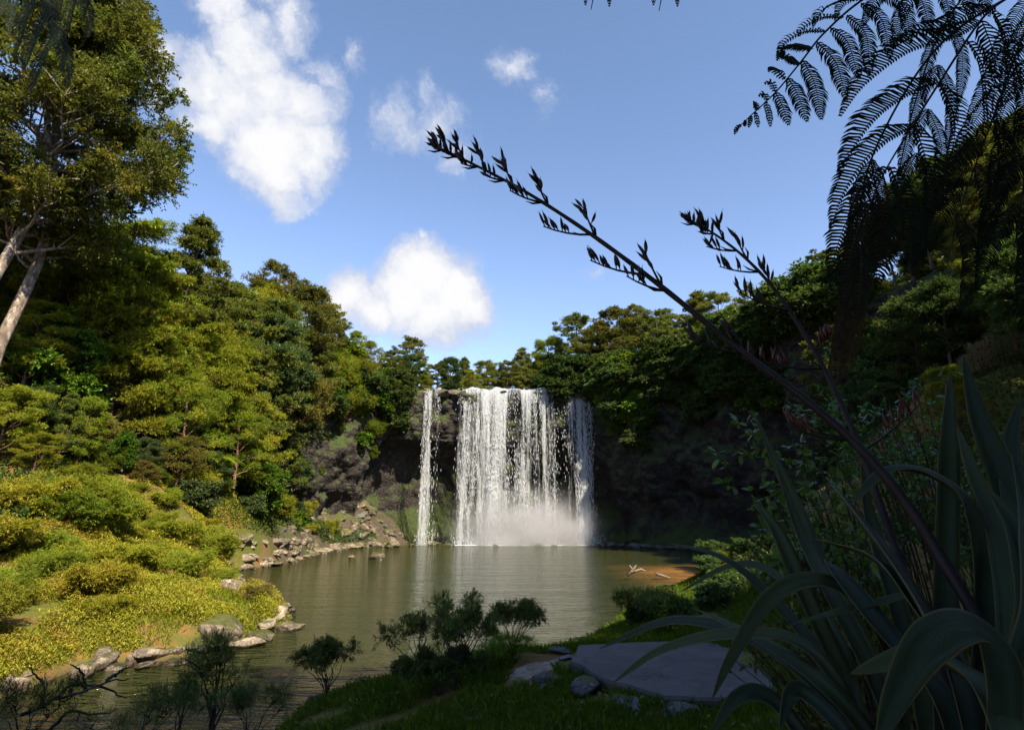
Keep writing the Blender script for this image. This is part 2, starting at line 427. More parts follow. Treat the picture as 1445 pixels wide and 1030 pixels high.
M_CONC, t = pmat('worn_concrete'); pos = t.new('ShaderNodeNewGeometry').outputs['Position']
n1 = t.noise(pos, 1.1, 5, .65); n2 = t.noise(pos, 38, 3, .7)
c = t.mix(t.ss(n1, .35, .65), (.048, .043, .047, 1), (.074, .067, .072, 1)); c = t.mix(t.ss(n2, .6, .7), c, (.06, .055, .05, 1)); c = t.mix(t.ss(t.noise(pos, 2.6, 6, .75), .55, .68), c, (.05, .05, .032, 1)); c = t.mix(t.ss(t.voro(t.vmath('ADD', pos, t.vmath('SCALE', t.noise(pos, 1.5, 3, .6, out=1), .9)), .55, 'DISTANCE_TO_EDGE'), .0, .012, 1., 0.), c, (.02, .02, .018, 1))
p = t.new('ShaderNodeBsdfPrincipled'); t.put(p.inputs['Base Color'], c); p.inputs['Roughness'].default_value = .85
t.put(p.inputs['Normal'], t.bump(t.math('ADD', n2, n1), .3, .02)); out(t, p.outputs[0])

M_FLAX, t = pmat('flax_leaf'); tc = t.new('ShaderNodeTexCoord').outputs['Object']; oi = t.new('ShaderNodeObjectInfo')
n = t.noise(tc, 2.0, 4, .6); n2 = t.noise(tc, 22, 3, .7)
gw0 = t.math('ABSOLUTE', t.new('ShaderNodeAttribute', attribute_name='dens').outputs['Fac'])
c = t.mix(oi.outputs['Random'], (.024, .048, .022, 1), (.060, .095, .028, 1)); c = t.mix(t.ss(n, .5, .75), c, (.04, .07, .03, 1))
c = t.mix(t.ss(gw0, .86, .97), c, (.16, .13, .04, 1))
c = t.mix(t.ss(n2, .68, .74), c, (.07, .045, .02, 1))
p = t.new('ShaderNodeBsdfPrincipled'); t.put(p.inputs['Base Color'], c); p.inputs['Roughness'].default_value = .45; p.inputs['Specular IOR Level'].default_value = .45
gw = t.new('ShaderNodeAttribute', attribute_name='dens').outputs['Fac']          # across the blade: fine parallel veins
vein = t.math('SINE', t.math('MULTIPLY', gw, 70.0)); t.put(p.inputs['Normal'], t.bump(t.math('ADD', vein, t.math('MULTIPLY', n2, 1.5)), .4, .005))
tr = t.new('ShaderNodeBsdfTranslucent'); tr.inputs[0].default_value = (.10, .13, .02, 1)
mx = t.new('ShaderNodeMixShader'); mx.inputs[0].default_value = .22
t.l.new(p.outputs[0], mx.inputs[1]); t.l.new(tr.outputs[0], mx.inputs[2]); out(t, mx.outputs[0])


def plain(name, col, rough=.5, spec=.4):
    m, t = pmat(name); tc = t.new('ShaderNodeTexCoord').outputs['Object']
    n = t.noise(tc, 30, 4, .6)
    p = t.new('ShaderNodeBsdfPrincipled'); t.put(p.inputs['Base Color'], t.mix(n, (*[x * .6 for x in col], 1), (*[x * 1.4 for x in col], 1)))
    p.inputs['Roughness'].default_value = rough; p.inputs['Specular IOR Level'].default_value = spec
    t.put(p.inputs['Normal'], t.bump(n, .3, .01)); out(t, p.outputs[0])
    return m


M_STALK = plain('flower_stalk_skin', (.016, .009, .011), .6)
M_POD = plain('dark_flower_pod', (.020, .010, .014), .4)
M_PODR = plain('red_flower_pod', (.07, .010, .008), .4)

# mist
M_MIST, t = pmat('spray_mist'); tc = t.new('ShaderNodeTexCoord').outputs['Object']
ln = t.vmath('LENGTH', tc, out=1)
d = t.math('MULTIPLY', t.math('POWER', t.ss(ln, 1.0, .0), 1.5), t.ss(t.noise(tc, 2.6, 4, .65), .25, .80))
vol = t.new('ShaderNodeVolumePrincipled'); vol.inputs['Color'].default_value = (.86, .86, .92, 1); vol.inputs['Anisotropy'].default_value = .2
t.put(vol.inputs['Density'], t.math('MULTIPLY', d, 1.5))
o = t.new('ShaderNodeOutputMaterial'); t.l.new(vol.outputs[0], o.inputs['Volume'])

# ------------------------------------------------------------------ terrain
WATER = np.array([(-30, -60), (-12.6, 10), (-12.4, 16.2), (-12.7, 18.6), (-10.6, 19.3), (-9.6, 21.4), (-9.3, 23.5), (-8.9, 25.5), (-10.6, 29.0), (-14.5, 33.5), (-19.2, 42), (-23.6, 50),
                  (-22.4, 57), (-23.2, 66), (-24.6, 80), (-24, 92), (-19, 99), (-17.5, 106), (-14, 116), (14, 116), (22, 112), (34, 100), (44, 84), (47, 66), (42, 54), (30, 48), (20, 40),
                  (12, 34), (8.2, 31), (5.6, 29.2), (4.6, 27.0), (3.4, 24.0), (1.9, 20.9), (.2, 19.6), (-2.4, 18.3), (-3.6, 16.2), (-4.9, 14.6), (-5.0, 12), (-6, 5), (-14, -60)], float)
LIP = np.array([(-40, 74), (-35, 82), (-30, 88), (-25.5, 94.5), (-21.5, 99.5), (-18.6, 103.4), (-13, 104.2), (-6, 103.8), (0, 104.3), (7, 104), (12, 103.6), (15.0, 103.6), (16.6, 101), (18.0, 97.4), (23, 92.5), (28, 87), (32.5, 79), (35, 68), (38, 57), (43, 46), (50, 36)], float)


def seg_dist(P, poly, closed):
    """distance to a polyline and signed side for points P (n,2)"""
    n = len(poly); best = np.full(len(P), 1e9); side = np.zeros(len(P))
    for i in range(n if closed else n - 1):
        a = poly[i]; b = poly[(i + 1) % n]; ab = b - a
        t_ = np.clip(((P - a) @ ab) / (ab @ ab), 0, 1); q = a + t_[:, None] * ab
        dd = np.hypot(*(P - q).T); cr = ab[0] * (P[:, 1] - a[1]) - ab[1] * (P[:, 0] - a[0])
        m_ = dd < best - 1e-9; best = np.where(m_, dd, best); side = np.where(m_, np.sign(cr), side)
    return best, side


def inside(P, poly):
    r = np.zeros(len(P), bool); n = len(poly)
    for i in range(n):
        x1, y1 = poly[i]; x2, y2 = poly[(i + 1) % n]
        c_ = ((y1 > P[:, 1]) != (y2 > P[:, 1])) & (P[:, 0] < (x2 - x1) * (P[:, 1] - y1) / (y2 - y1 + 1e-12) + x1)
        r ^= c_
    return r


# heights of the land round the pool (x, y, z)
CP = np.array([(0, 0, 2.55), (-3, 4, 2.2), (3, 5, 2.3), (0, 9, 1.25), (-3, 11, .95), (3, 11, 1.12), (-1, 15, 1.1), (1, 18.5, 1.0), (3.4, 14, 1.1), (5, 20, 1.2), (6.5, 25, 1.3), (8, 14, 2.2), (12, 20, 3.5), (12, 28, 3), (10, 6, 4),
               (20, 30, 7), (28, 36, 12), (35, 40, 18), (42, 40, 25), (50, 40, 30), (60, 50, 33), (18, 5, 9), (30, 10, 20), (45, 20, 30), (70, 20, 36), (30, 42, 9), (44, 52, 27.5), (52, 70, 29), (60, 90, 30), (45, 100, 28.5), (30, 112, 28), (40, 130, 30), (80, 130, 34),
               (5, -10, 4), (-5, -15, 3), (20, -15, 10), (40, -20, 20), (0, -40, 6), (-40, -40, 8), (0, 125, 27.8), (0, 150, 30), (0, 200, 34), (-20, 118, 28), (-40, 130, 30), (-25, 104, 27.0), (-30, 96, 25), (-42, 100, 29),
               (-14, 14, 1.4), (-16, 20, 2.0), (-14, 26, 1.7), (-18, 30, 2.5), (-22, 28, 3.6), (-26, 32, 5.5), (-22, 38, 3.8), (-28, 42, 7.0), (-20, 10, 3), (-30, 20, 8), (-36, 34, 13), (-45, 40, 20), (-55, 40, 27), (-40, 10, 14), (-60, 10, 26),
               (-33, 50, 9), (-40, 55, 16), (-50, 60, 25), (-28, 62, 5), (-34, 66, 12), (-42, 70, 21), (-52, 75, 28), (-28, 76, 3.6), (-33, 82, 11), (-38, 84, 19), (-46, 88, 27), (-28, 88, 6.0), (-33, 92, 22), (-75, 60, 33), (-70, 110, 33)], float)


def cliffc(P):
    d, s = seg_dist(P, LIP, False)
    return np.where(s > 0, d, -d)               # >0 behind the lip line (away from the pool)


def height(P):
    P = np.asarray(P, float).reshape(-1, 2)
    d2 = ((P[:, None, :] - CP[None, :, :2]) ** 2).sum(-1)
    wgt = 1 / (d2 + 3.0) ** 2.2
    z = (wgt * CP[None, :, 2]).sum(1) / wgt.sum(1)
    far = np.hypot(P[:, 0], P[:, 1] - 50)
    z = z + np.clip(far - 130, 0, 2000) * .012
    dw, _ = seg_dist(P, WATER, True); ins = inside(P, WATER); dw = np.where(ins, -dw, dw)
    p3 = np.c_[P, np.zeros(len(P))]
    z = z + fbm(p3 * .22, 3, 5) * np.clip((z - 1) * .15, .05, .9) + fbm(p3 * .9, 3, 9) * .13
    cc = cliffc(P); capm = (cc < 9.0) & (cc > -22) & (P[:, 1] > 70)
    z = np.where(capm, np.minimum(z, np.minimum(.5 + np.clip(dw, 0, None) * .72, 7.5)), z)
    land = -.05 + (z + .05) * (1 - np.exp(-np.clip(dw, 0, None) / np.where(z > 12, 1.2, 2.3)))
    return np.where(dw > 0, land, np.maximum(-1.8, dw * .45) - .05)


def gz(x, y):
    """ground or cliff-top height at one point"""
    P = np.array([[x, y]]); c_ = cliffc(P)[0]
    if 0.2 < c_ < 13 and 86 < y or (0.2 < c_ < 13 and x > 20 and y > 50): return float(max(CAPZ(x, y), height(P)[0]))
    return float(height(P)[0])


def CAPZ(x, y): return 27.45 + .35 * math.sin(x * .5 + y * .3)


def axis(lo, hi, step, far):
    a = list(np.arange(lo, hi + 1e-6, step)); s_ = step; x = hi
    while x < far: s_ *= 1.22; x += s_; a.append(x)
    s_ = step; x = lo; b_ = []
    while x > -far: s_ *= 1.22; x -= s_; b_.append(x)
    return np.array(b_[::-1] + a)


gx = axis(-58, 62, .55, 2600); gy = axis(-12, 132, .55, 2600)
X, Y = np.meshgrid(gx, gy); PG = np.c_[X.ravel(), Y.ravel()]
Z = np.concatenate([height(PG[i:i + 20000]) for i in range(0, len(PG), 20000)])
nx, ny = len(gx), len(gy)
idx = (np.arange(ny - 1)[:, None] * nx + np.arange(nx - 1)[None]).ravel()
mb = MB(); mb.add(np.c_[PG, Z], np.stack([idx, idx + 1, idx + nx + 1, idx + nx], -1))
struct(mb.build('ground', M_GROUND))

# pool surface: one sheet, ends inside the banks
mb = MB(); mb.add([(-70, -80, 0), (70, -80, 0), (70, 130, 0), (-70, 130, 0)], [[0, 1, 2, 3]])
struct(mb.build('pool_water', M_WATER))
mb = MB(); mb.add([(-15.5, 103.6, 27.62), (13.6, 103.6, 27.62), (13, 118, 27.8), (10, 170, 31), (-12, 170, 31), (-15, 118, 27.8)], [[0, 1, 2, 3, 4, 5]])
struct(mb.build('river_water', M_WATER))

# ------------------------------------------------------------------ cliff
cum = np.concatenate([[0], np.cumsum(np.hypot(*np.diff(LIP, axis=0).T))]); tot = cum[-1]
ns = 420; sv = np.linspace(0, tot, ns); lx = np.interp(sv, cum, LIP[:, 0]); ly = np.interp(sv, cum, LIP[:, 1])
k_ = np.ones(9) / 9; lx2 = np.convolve(np.pad(lx, 4, 'edge'), k_, 'valid'); ly2 = np.convolve(np.pad(ly, 4, 'edge'), k_, 'valid')
tx = np.gradient(lx2); ty = np.gradient(ly2); ln_ = np.hypot(tx, ty); bx, by = -ty / ln_, tx / ln_       # away from the pool
prof_cave = [(29, 14), (27.55, 13), (27.5, 2), (27.3, .2), (26.6, -.25), (25, -.1), (23, .5), (21, .3), (19.4, .9), (18.2, 1.3), (17.4, 4.5), (15, 6.5), (10, 7.4), (6, 7.0), (3.5, 6.2), (1.6, 4.6), (.4, 3.0), (-1.6, 2.4)]
prof_wall = [(29, 14), (27.55, 13), (27.5, 2), (27.2, .3), (26.2, -.1), (24, .3), (21, -.4), (17, .2), (13, .6), (9, 1.4), (7, 2.6), (4.5, 3.4), (2.4, 2.8), (1.0, 1.6), (.3, .6), (-1.6, 0)]
nt = 150; tt = np.linspace(0, 1, nt)


def prof(pr):
    a_ = np.array(pr, float); c_ = np.concatenate([[0], np.cumsum(np.hypot(*np.diff(a_, axis=0).T) * np.where(a_[:-1, 1] > 2.1, .25, 1))]); c_ /= c_[-1]
    return np.interp(tt, c_, a_[:, 0]), np.interp(tt, c_, a_[:, 1])


zc, oc = prof(prof_cave); zw, ow = prof(prof_wall)
wc_ = np.clip((17.0 - lx2) / 4, 0, 1)[:, None] * np.clip((lx2 + 24) / 3, 0, 1)[:, None]
zz = wc_ * zc + (1 - wc_) * zw; oo = wc_ * oc + (1 - wc_) * ow
PX = lx2[:, None] + bx[:, None] * oo; PY = ly2[:, None] + by[:, None] * oo
P3 = np.stack([PX, PY, zz], -1).reshape(-1, 3)
nrm_w = np.clip((28.5 - P3[:, 2]) / 2.2, 0.15, 1)
blk = vnoise(P3 * [.55, .55, .28], 31); blk = np.round(blk * 3) / 3
disp = (fbm(P3 * [.22, .22, .15], 4, 3) * 1.5 + blk * .75 + fbm(P3 * .95, 3, 21) * .42) * nrm_w
disp = np.where(P3[:, 2] > 27.3, disp * .25, disp)
bb = np.repeat(np.c_[bx, by], nt, axis=0)
P3[:, 0] += bb[:, 0] * disp; P3[:, 1] += bb[:, 1] * disp
P3[:, 2] += np.where(P3[:, 2] > 27.0, fbm(P3 * .8, 3, 77) * .3, 0)
mb = MB(); i_ = (np.arange(ns - 1)[:, None] * nt + np.arange(nt - 1)[None]).ravel()
mb.add(P3, np.stack([i_, i_ + nt, i_ + nt + 1, i_ + 1], -1))
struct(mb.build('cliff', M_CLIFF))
CLIFFP = P3.reshape(ns, nt, 3)

# ------------------------------------------------------------------ rocks
bm = bmesh.new(); bmesh.ops.create_icosphere(bm, subdivisions=4, radius=1)
IV = np.array([v.co[:] for v in bm.verts]); IF = np.array([[v.index for v in f.verts] for f in bm.faces]); bm.free()


def rock_mesh(seed, mat, flat=.7):
    rng = np.random.default_rng(seed); n = rand_dir(rng, 15); dd = rng.uniform(.62, 1.0, 15)
    dots = IV @ n.T; rr = np.min(np.where(dots > .12, dd / np.maximum(dots, .12), 9), axis=1); rr = np.minimum(rr, 1.25)
    V = IV * rr[:, None]
    V = V * (1 + fbm(IV * 2.0 + seed, 3, seed) * .07 + fbm(V * 6 + seed, 3, seed + 5) * .03)[:, None]
    V = V * [1.0, rng.uniform(.7, .95), flat * rng.uniform(.8, 1.1)]
    mb = MB(); mb.add(V, IF)
    return mb.mesh('boulder', mat)


RK = [rock_mesh(s, m, f) for s, m, f in [(1, M_ROCK, .7), (2, M_ROCK, .6), (3, M_ROCKD, .7), (4, M_ROCK, .8), (5, M_ROCKD, .6), (6, M_ROCK, .5), (7, M_ROCKG, .55), (8, M_ROCKG, .7)]]


def boulder(i, loc, sc, rz, label, group=None, tilt=(0, 0)):
    o = link('boulder', RK[i]); o.location = loc; o.scale = sc if isinstance(sc, tuple) else (sc, sc, sc); o.rotation_euler = (tilt[0], tilt[1], rz)
    return tag(o, label, 'boulder', group)


def on_ground(u, v):
    """where the line of sight through a pixel first meets ground or water"""
    d = np.array(ray(u, v)); ts = np.linspace(5, 110, 1500); P = np.c_[ts * d[0], ts * d[1]] / d[1]; zr = CAMZ + ts * d[2] / d[1]
    hit = zr < np.maximum(height(P), 0.0); i = int(np.argmax(hit)) if hit.any() else 1499
    return Vector((P[i, 0], P[i, 1], max(zr[i], 0)))


def rock_px(i, u, v, wpx, hpx, rz, label, group=None, z=0.05, depth=.8, tilt=(0, 0)):
    q = on_ground(u, v + hpx * .4); k = q.y / F * 1.0; z = q.z - .12 * hpx * k
    sx = wpx / 2 * k; sz = hpx / 2 * k
    return boulder(i, (q.x, q.y + sx * depth * .5, z + sz * .55), (sx * .98, sx * depth, sz * 1.15), rz, label, group, tilt)


rock_px(2, 300, 884, 74, 58, .2, 'large angular mossy boulder standing highest at the point of the left bank', tilt=(0.1, .25))
rock_px(4, 283, 908, 60, 30, 1.2, 'flat mossy boulder leaning under the large angular boulder on the left bank')
rock_px(1, 342, 904, 46, 30, .6, 'pale wedge-shaped boulder at the waterline below the large angular boulder')
rock_px(0, 391, 862, 40, 24, 2.0, 'pale block perched on top of the outermost boulders of the left point')
rock_px(5, 403, 880, 36, 26, .3, 'rounded tan boulder outermost in the water at the left point')
rock_px(3, 374, 880, 34, 24, 1.4, 'tan boulder wedged just left of the outermost rounded boulder')
rock_px(2, 366, 896, 44, 26, 2.6, 'small dark-footed boulder between the wedge-shaped boulder and the rounded tan one')
rock_px(5, 243, 931, 36, 18, .1, 'low brown boulder at the waterline with a smaller stone resting on it')
rock_px(3, 247, 917, 20, 15, .9, 'small round stone resting on the low brown boulder')
rock_px(0, 181, 930, 18, 19, .4, 'small upright stone at the edge of the shaded left bank', z=.1)
rock_px(5, 158, 938, 34, 18, .9, 'squat stone at the waterline left of the small upright stone')
rock_px(3, 205, 938, 30, 14, .9, 'flat stone half in the water right of the small upright stone')
rock_px(0, 8, 965, 40, 30, .9, 'pale slab-sided boulder cut by the left edge of the view')
rock_px(3, 110, 945, 34, 30, 2.2, 'weathered boulder under the shaded bushes at the left waterline')
rock_px(5, 318, 818, 36, 34, 1.6, 'pale broken outcrop where the left bank meets the back of the bay')
rock_px(2, 530, 782, 27, 17, .5, 'lone orange-brown boulder out in the pool left of the waterfall')
rock_px(3, 496, 785, 8, 7, .5, 'tiny rock tip in the pool beside the lone orange-brown boulder')
rock_px(5, 604, 759, 32, 16, .2, 'smooth wet grey boulder splashed by the thin left waterfall')
rng = np.random.default_rng(11)
# shoreline stones
sh = WATER[2:17]; segl = np.hypot(*np.diff(sh, axis=0).T); cs = np.concatenate([[0], np.cumsum(segl)])
for k in range(120):
    s_ = (rng.uniform(0, cs[-1]) if k < 65 else rng.uniform(cs[9], cs[-1])); x = np.interp(s_, cs, sh[:, 0]) - rng.uniform(-.3, 1.0); y = np.interp(s_, cs, sh[:, 1]) + rng.uniform(-.6, .6)
    r_ = rng.uniform(.16, .5) * (1 + max(0, y - 30) / 50)
    far_ = y > 48
    boulder(int(rng.integers(0, 6)), (x, y, max(0.02, gz(x, y)) + r_ * .1), (r_ * rng.uniform(.9, 1.5), r_, r_ * rng.uniform(.7, 1.1)), rng.uniform(0, 6.28),
            'pale broken rock along the far left shore of the pool' if far_ else 'tan stone in the line edging the near left bank',
            'rocks along the far left shore' if far_ else 'stones edging the near left bank', (rng.uniform(-.3, .3), rng.uniform(-.3, .3)))
# rock slope at the foot of the left wall beside the falls
for k in range(230):
    u = 628 - 240 * rng.uniform(0, 1) ** .9; v = rng.uniform(768 - 12 - 60 * min(1, (650 - u) / 90), 770 + (628 - u) * .04); q = on_ground(u, v)
    if q.y > 108: continue
    r_ = (rng.uniform(.3, .75) if rng.random() < .85 else rng.uniform(.8, 1.3)) * (q.y / 90)
    boulder(int(rng.choice([2, 2, 4, 4, 7, 0])), (q.x, q.y, max(q.z, .05) + r_ * .12), (r_ * rng.uniform(.9, 1.5), r_, r_ * rng.uniform(.7, 1.1)), rng.uniform(0, 6.28),
            'brown fallen rock on the steep slope between left shore and waterfall', 'fallen rocks on the slope left of the falls', (rng.uniform(-.5, .5), rng.uniform(-.5, .5)))
for k in range(16):
    x = rng.uniform(16, 26); y = np.interp(x, [16, 26], [101, 88]) - rng.uniform(-.5, 2); r_ = rng.uniform(.5, 1.2)
    boulder(7, (x, y, .1), (r_ * 1.3, r_, r_ * .8), rng.uniform(0, 6), 'dark wet rock in the shade at the foot of the right cliff', 'dark rocks under the right cliff')
for k, u in enumerate((632, 655, 700, 735, 762, 781, 792, 845)):
    r_ = [.7, .5, .55, .6, .9, .6, .8, .9][k]; q = at(u, 765, 99.2 + .8 * math.sin(k * 2.3)); boulder(7 if k % 2 else 4, (q.x, q.y, -.05), (r_ * 1.5, r_, r_ * .9), k * 1.1, 'dark boulder half sunk in the spray at the foot of the falls', 'boulders at the foot of the falls')
# lip rocks of the falls
for k, (x, s_) in enumerate([(-17.4, 1.3), (-15.4, 1.0), (-12.6, 1.5), (-10.6, 1.4), (-9.0, .9), (-1.6, .9), (3.6, .8), (8.4, 1.1), (10.1, 1.3), (14.6, 1.1), (15.9, 1.6), (17.5, 1.7)]):
    o = boulder([4, 0, 4, 4, 2][k % 5], (x, 104.1 + .4 * math.sin(k * 2), 27.0 - .1 * s_), (s_ * 1.25, s_, s_ * .75), k, 'dark wet rock on the brink of the falls between the strands of water', 'rocks on the brink of the falls')

# ------------------------------------------------------------------ waterfalls
mist_e = None


def fall(name, x0, x1, dens, label, v0=1.15, ndrop=9000, ztop=27.75, yl=103.5, layers=2, lip=True):
    root = empty(name, ((x0 + x1) / 2, yl, 0)); tag(root, label, 'waterfall')
    rng = np.random.default_rng(int(abs(x0 * 100)) + 3); w_ = x1 - x0; cx = (x0 + x1) / 2
    for L in range(layers):
        nx_ = max(6, int(w_ * 5)); nz_ = 90; u = np.linspace(0, 1, nx_); s_ = np.linspace(-.06, 1, nz_)
        U, T = np.meshgrid(u, s_); hz = np.clip(T, 0, 1) ** 1.3 * ztop
        x = x0 + U * w_ - cx; tm = np.sqrt(2 * hz / 9.8)
        n_ = fbm(np.c_[(x.ravel() + cx) * .8, np.zeros(x.size) + L * 5, hz.ravel() * .04], 3, 8).reshape(x.shape)
        vv = v0 * (1 + .35 * n_) - L * .25
        yy = -vv * tm + L * .28 + np.where(T < 0, -T * 22, 0) + n_ * .2
        x = x + (U - .5) * .6 * T + fbm(np.c_[U.ravel() * w_, hz.ravel() * .12, np.zeros(x.size) + L], 2, 4).reshape(x.shape) * .25
        de = np.interp((x0 + U * w_).ravel(), dens[0], dens[1]).reshape(x.shape) - .1 * (1 - np.abs(U - .5) * 2 < .12) + .30 * np.exp(-np.clip(hz, 0, None) / 1.6) * (de0 := 1) - L * .04 - .30 * np.clip(hz / ztop, 0, 1) * np.clip(vnoise(np.c_[(U * w_).ravel() * .9 + x0, np.zeros(x.size), np.zeros(x.size)], 51).reshape(x.shape) * 1.4, 0, 1)
        lipz = fbm(np.c_[(x.ravel() + cx) * .7, np.zeros(x.size), np.zeros(x.size)], 3, 40).reshape(x.shape) * .45
        z = ztop - hz + np.where(T < 0, .0, 0) - .12 + lipz * np.clip(1 - hz / 6, 0, 1)
        V = np.stack([x, yy, z], -1).reshape(-1, 3); i_ = (np.arange(nz_ - 1)[:, None] * nx_ + np.arange(nx_ - 1)[None]).ravel()
        mb = MB(); mb.add(V, np.stack([i_, i_ + 1, i_ + nx_ + 1, i_ + nx_], -1), att=de.ravel())
        if L == 0: mball = mb
        else: mball.add(V, np.stack([i_, i_ + 1, i_ + nx_ + 1, i_ + nx_], -1), att=de.ravel())
    mball.build('water_sheet', M_FALL, root, attname='dens')
    # flung drops and ragged ropes of water in front of the sheet
    xs = np.linspace(x0, x1, 400); pr = np.clip(np.interp(xs, dens[0], dens[1]) + .45, .02, None) ** 2.0
    st = vnoise(np.c_[xs * 1.9, xs * 0, xs * 0], 12) * .5 + .5; pr = pr * (.15 + st ** 2 * 2); pr /= pr.sum()
    x = rng.choice(xs, ndrop, p=pr) + rng.normal(0, .09, ndrop); tmx = math.sqrt(2 * ztop / 9.8)
    tm = rng.uniform(0.02, 1, ndrop) ** .75 * tmx; hz = 4.9 * tm ** 2
    keep = vnoise(np.c_[x * 1.1, x * 0, hz * .12], 14) + rng.normal(0, .35, ndrop) > -.15; x = x[keep]; tm = tm[keep]; hz = hz[keep]; n_ = len(x); nsp = n_ // 4
    vv = v0 * (1 + .35 * fbm(np.c_[x * .8, np.zeros(n_), hz * .04], 3, 8)) + rng.normal(.18, .16, n_)
    y = -vv * tm; x = x - cx + rng.normal(0, .10, n_) * tm; wd_ = rng.uniform(.014, .042, n_); ln2 = rng.uniform(.2, .9, n_) * (.5 + tm / tmx)
    c_ = np.c_[x, y, ztop - hz]; yb = -v0 * tmx
    c_[:nsp] = np.c_[x[:nsp] * 1.04 + rng.normal(0, .5, nsp), yb + rng.normal(-.3, 1.0, nsp), np.abs(rng.normal(0, 1.1, nsp))]; ln2[:nsp] *= .5
    d_ = norm(np.c_[rng.normal(0, .06, n_), -vv, -9.8 * tm - .3]); s1 = norm(np.cross(d_, [0, 1, .01])); s2 = np.cross(d_, s1)
    V = np.stack([c_ - d_ * ln2[:, None] * .5, c_ + s1 * wd_[:, None], c_ + s2 * wd_[:, None], c_ - s1 * wd_[:, None], c_ - s2 * wd_[:, None], c_ + d_ * ln2[:, None] * .5], 1).reshape(-1, 3)
    base = np.arange(n_)[:, None, None] * 6
    f_ = np.array([(0, 1, 2), (0, 2, 3), (0, 3, 4), (0, 4, 1), (5, 2, 1), (5, 3, 2), (5, 4, 3), (5, 1, 4)])[None]
    mb = MB(); mb.add(V, (base + f_).reshape(-1, 3)); o = mb.build('spray_drops', M_DROP, root); o['kind'] = 'stuff'
    return root


def D(*a): return (np.array([q[0] for q in a]), np.array([q[1] for q in a]))


def fx(u): return at(u, 640, 102.5).x


fall('waterfall', fx(644), fx(792), D((fx(640), -.10), (fx(650), .10), (fx(660), .16), (fx(672), .06), (fx(685), .16), (fx(700), .30), (fx(712), .22), (fx(722), -.08), (fx(728), -.10), (fx(736), .08), (fx(750), .18), (fx(758), -.04), (fx(768), .08), (fx(778), .02), (fx(784), -.12), (fx(792), -.35)),
     'broad white curtain of falling water filling the middle of the brink', ndrop=12000)
fall('waterfall', fx(790), fx(838), D((fx(788), -.30), (fx(795), -.1), (fx(799), -.22), (fx(806), .10), (fx(814), .24), (fx(825), .24), (fx(834), .12), (fx(838), -.1)),
     'narrow white column of falling water beside the shaded right cliff', ndrop=4500)
fall('waterfall', fx(592), fx(611), D((fx(592), -.5), (fx(597), .10), (fx(602), .28), (fx(606), .08), (fx(611), -.45)),
     'thin strand of falling water farthest left in front of the dark hollow', ndrop=900, layers=2, v0=1.0)
fall('waterfall', fx(607), fx(622), D((fx(607), -.4), (fx(612), .0), (fx(615), .10), (fx(622), -.4)),
     'faint second strand of falling water just right of the thin left one', ndrop=400, layers=1, v0=.9)
# foam where they land
mb = MB()
nx_, ny_ = 150, 26; xs = np.linspace(fx(575), fx(880), nx_); yo = np.linspace(-5.5, 3, ny_); XX, YY = np.meshgrid(xs, yo)
land = np.zeros(nx_)
for a_, b_, w_ in ((fx(644), fx(800), 1), (fx(800), fx(842), 1), (fx(597), fx(606), .5)): land = np.maximum(land, w_ * np.clip(1 - np.maximum(0, np.maximum(a_ - xs, xs - b_)) / 2.0, 0, 1))
land = land * (.25 + .95 * np.clip(vnoise(np.c_[xs * .9, xs * 0, xs * 0], 5) * .5 + .5, 0, 1))
de = land[None, :] * np.exp(-((YY + .6) / 1.7) ** 2) * .85 + land[None, :] * np.exp(-((YY + .4) / 3.0) ** 2) * .12 - .12
i_ = (np.arange(ny_ - 1)[:, None] * nx_ + np.arange(nx_ - 1)[None]).ravel()
mb.add(np.stack([XX, YY + 100.6, .02 + .12 * np.clip(de, 0, 1) + XX * 0], -1).reshape(-1, 3), np.stack([i_, i_ + 1, i_ + nx_ + 1, i_ + nx_], -1), att=de.ravel())
struct(mb.build('foam', M_FOAM, attname='dens'), 'stuff')
# mist
for (u, v, rx, ry, rz_) in ((745, 745, 16.5, 6.0, 10.5),):
    q = at(u, v, 99.5); mb = MB(); mb.add(IV, IF); o = mb.build('mist', M_MIST); o.location = (q.x, q.y, 1.5); o.scale = (rx, ry, rz_); struct(o, 'stuff')

# ------------------------------------------------------------------ trees
def clump_leaves(mb, rng, c, rad, flat, ntw, nlf, L, W, shape='diamond', up=.35, droop=0.0, mat=0):
    """ntw twigs out of clump centre c, nlf leaves on each"""
    d = rand_dir(rng, ntw); d[:, 2] = d[:, 2] * flat + up * flat * .6; ln_ = rad * rng.uniform(.6, 1.08, ntw) / np.maximum(np.linalg.norm(d * [1, 1, 1 / max(flat, .2)], axis=1), .4)
    st = rng.uniform(.35, 1.0, (ntw, nlf)); P = c + d[:, None, :] * (ln_[:, None] * st)[..., None]
    P[..., 2] -= droop * st ** 2 * rad
    P = P.reshape(-1, 3) + rng.normal(0, .03 * rad, (ntw * nlf, 3))
    dd = np.repeat(norm(d), nlf, 0) * .8 + rand_dir(rng, ntw * nlf) * .75; dd[:, 2] -= droop * .4
    nn = rand_dir(rng, ntw * nlf) * .7 + [0, 0, 1.0]
    s_ = rng.uniform(.65, 1.3, ntw * nlf)
    leaves(mb, P, dd, nn, L * s_, W * s_, mat, shape)


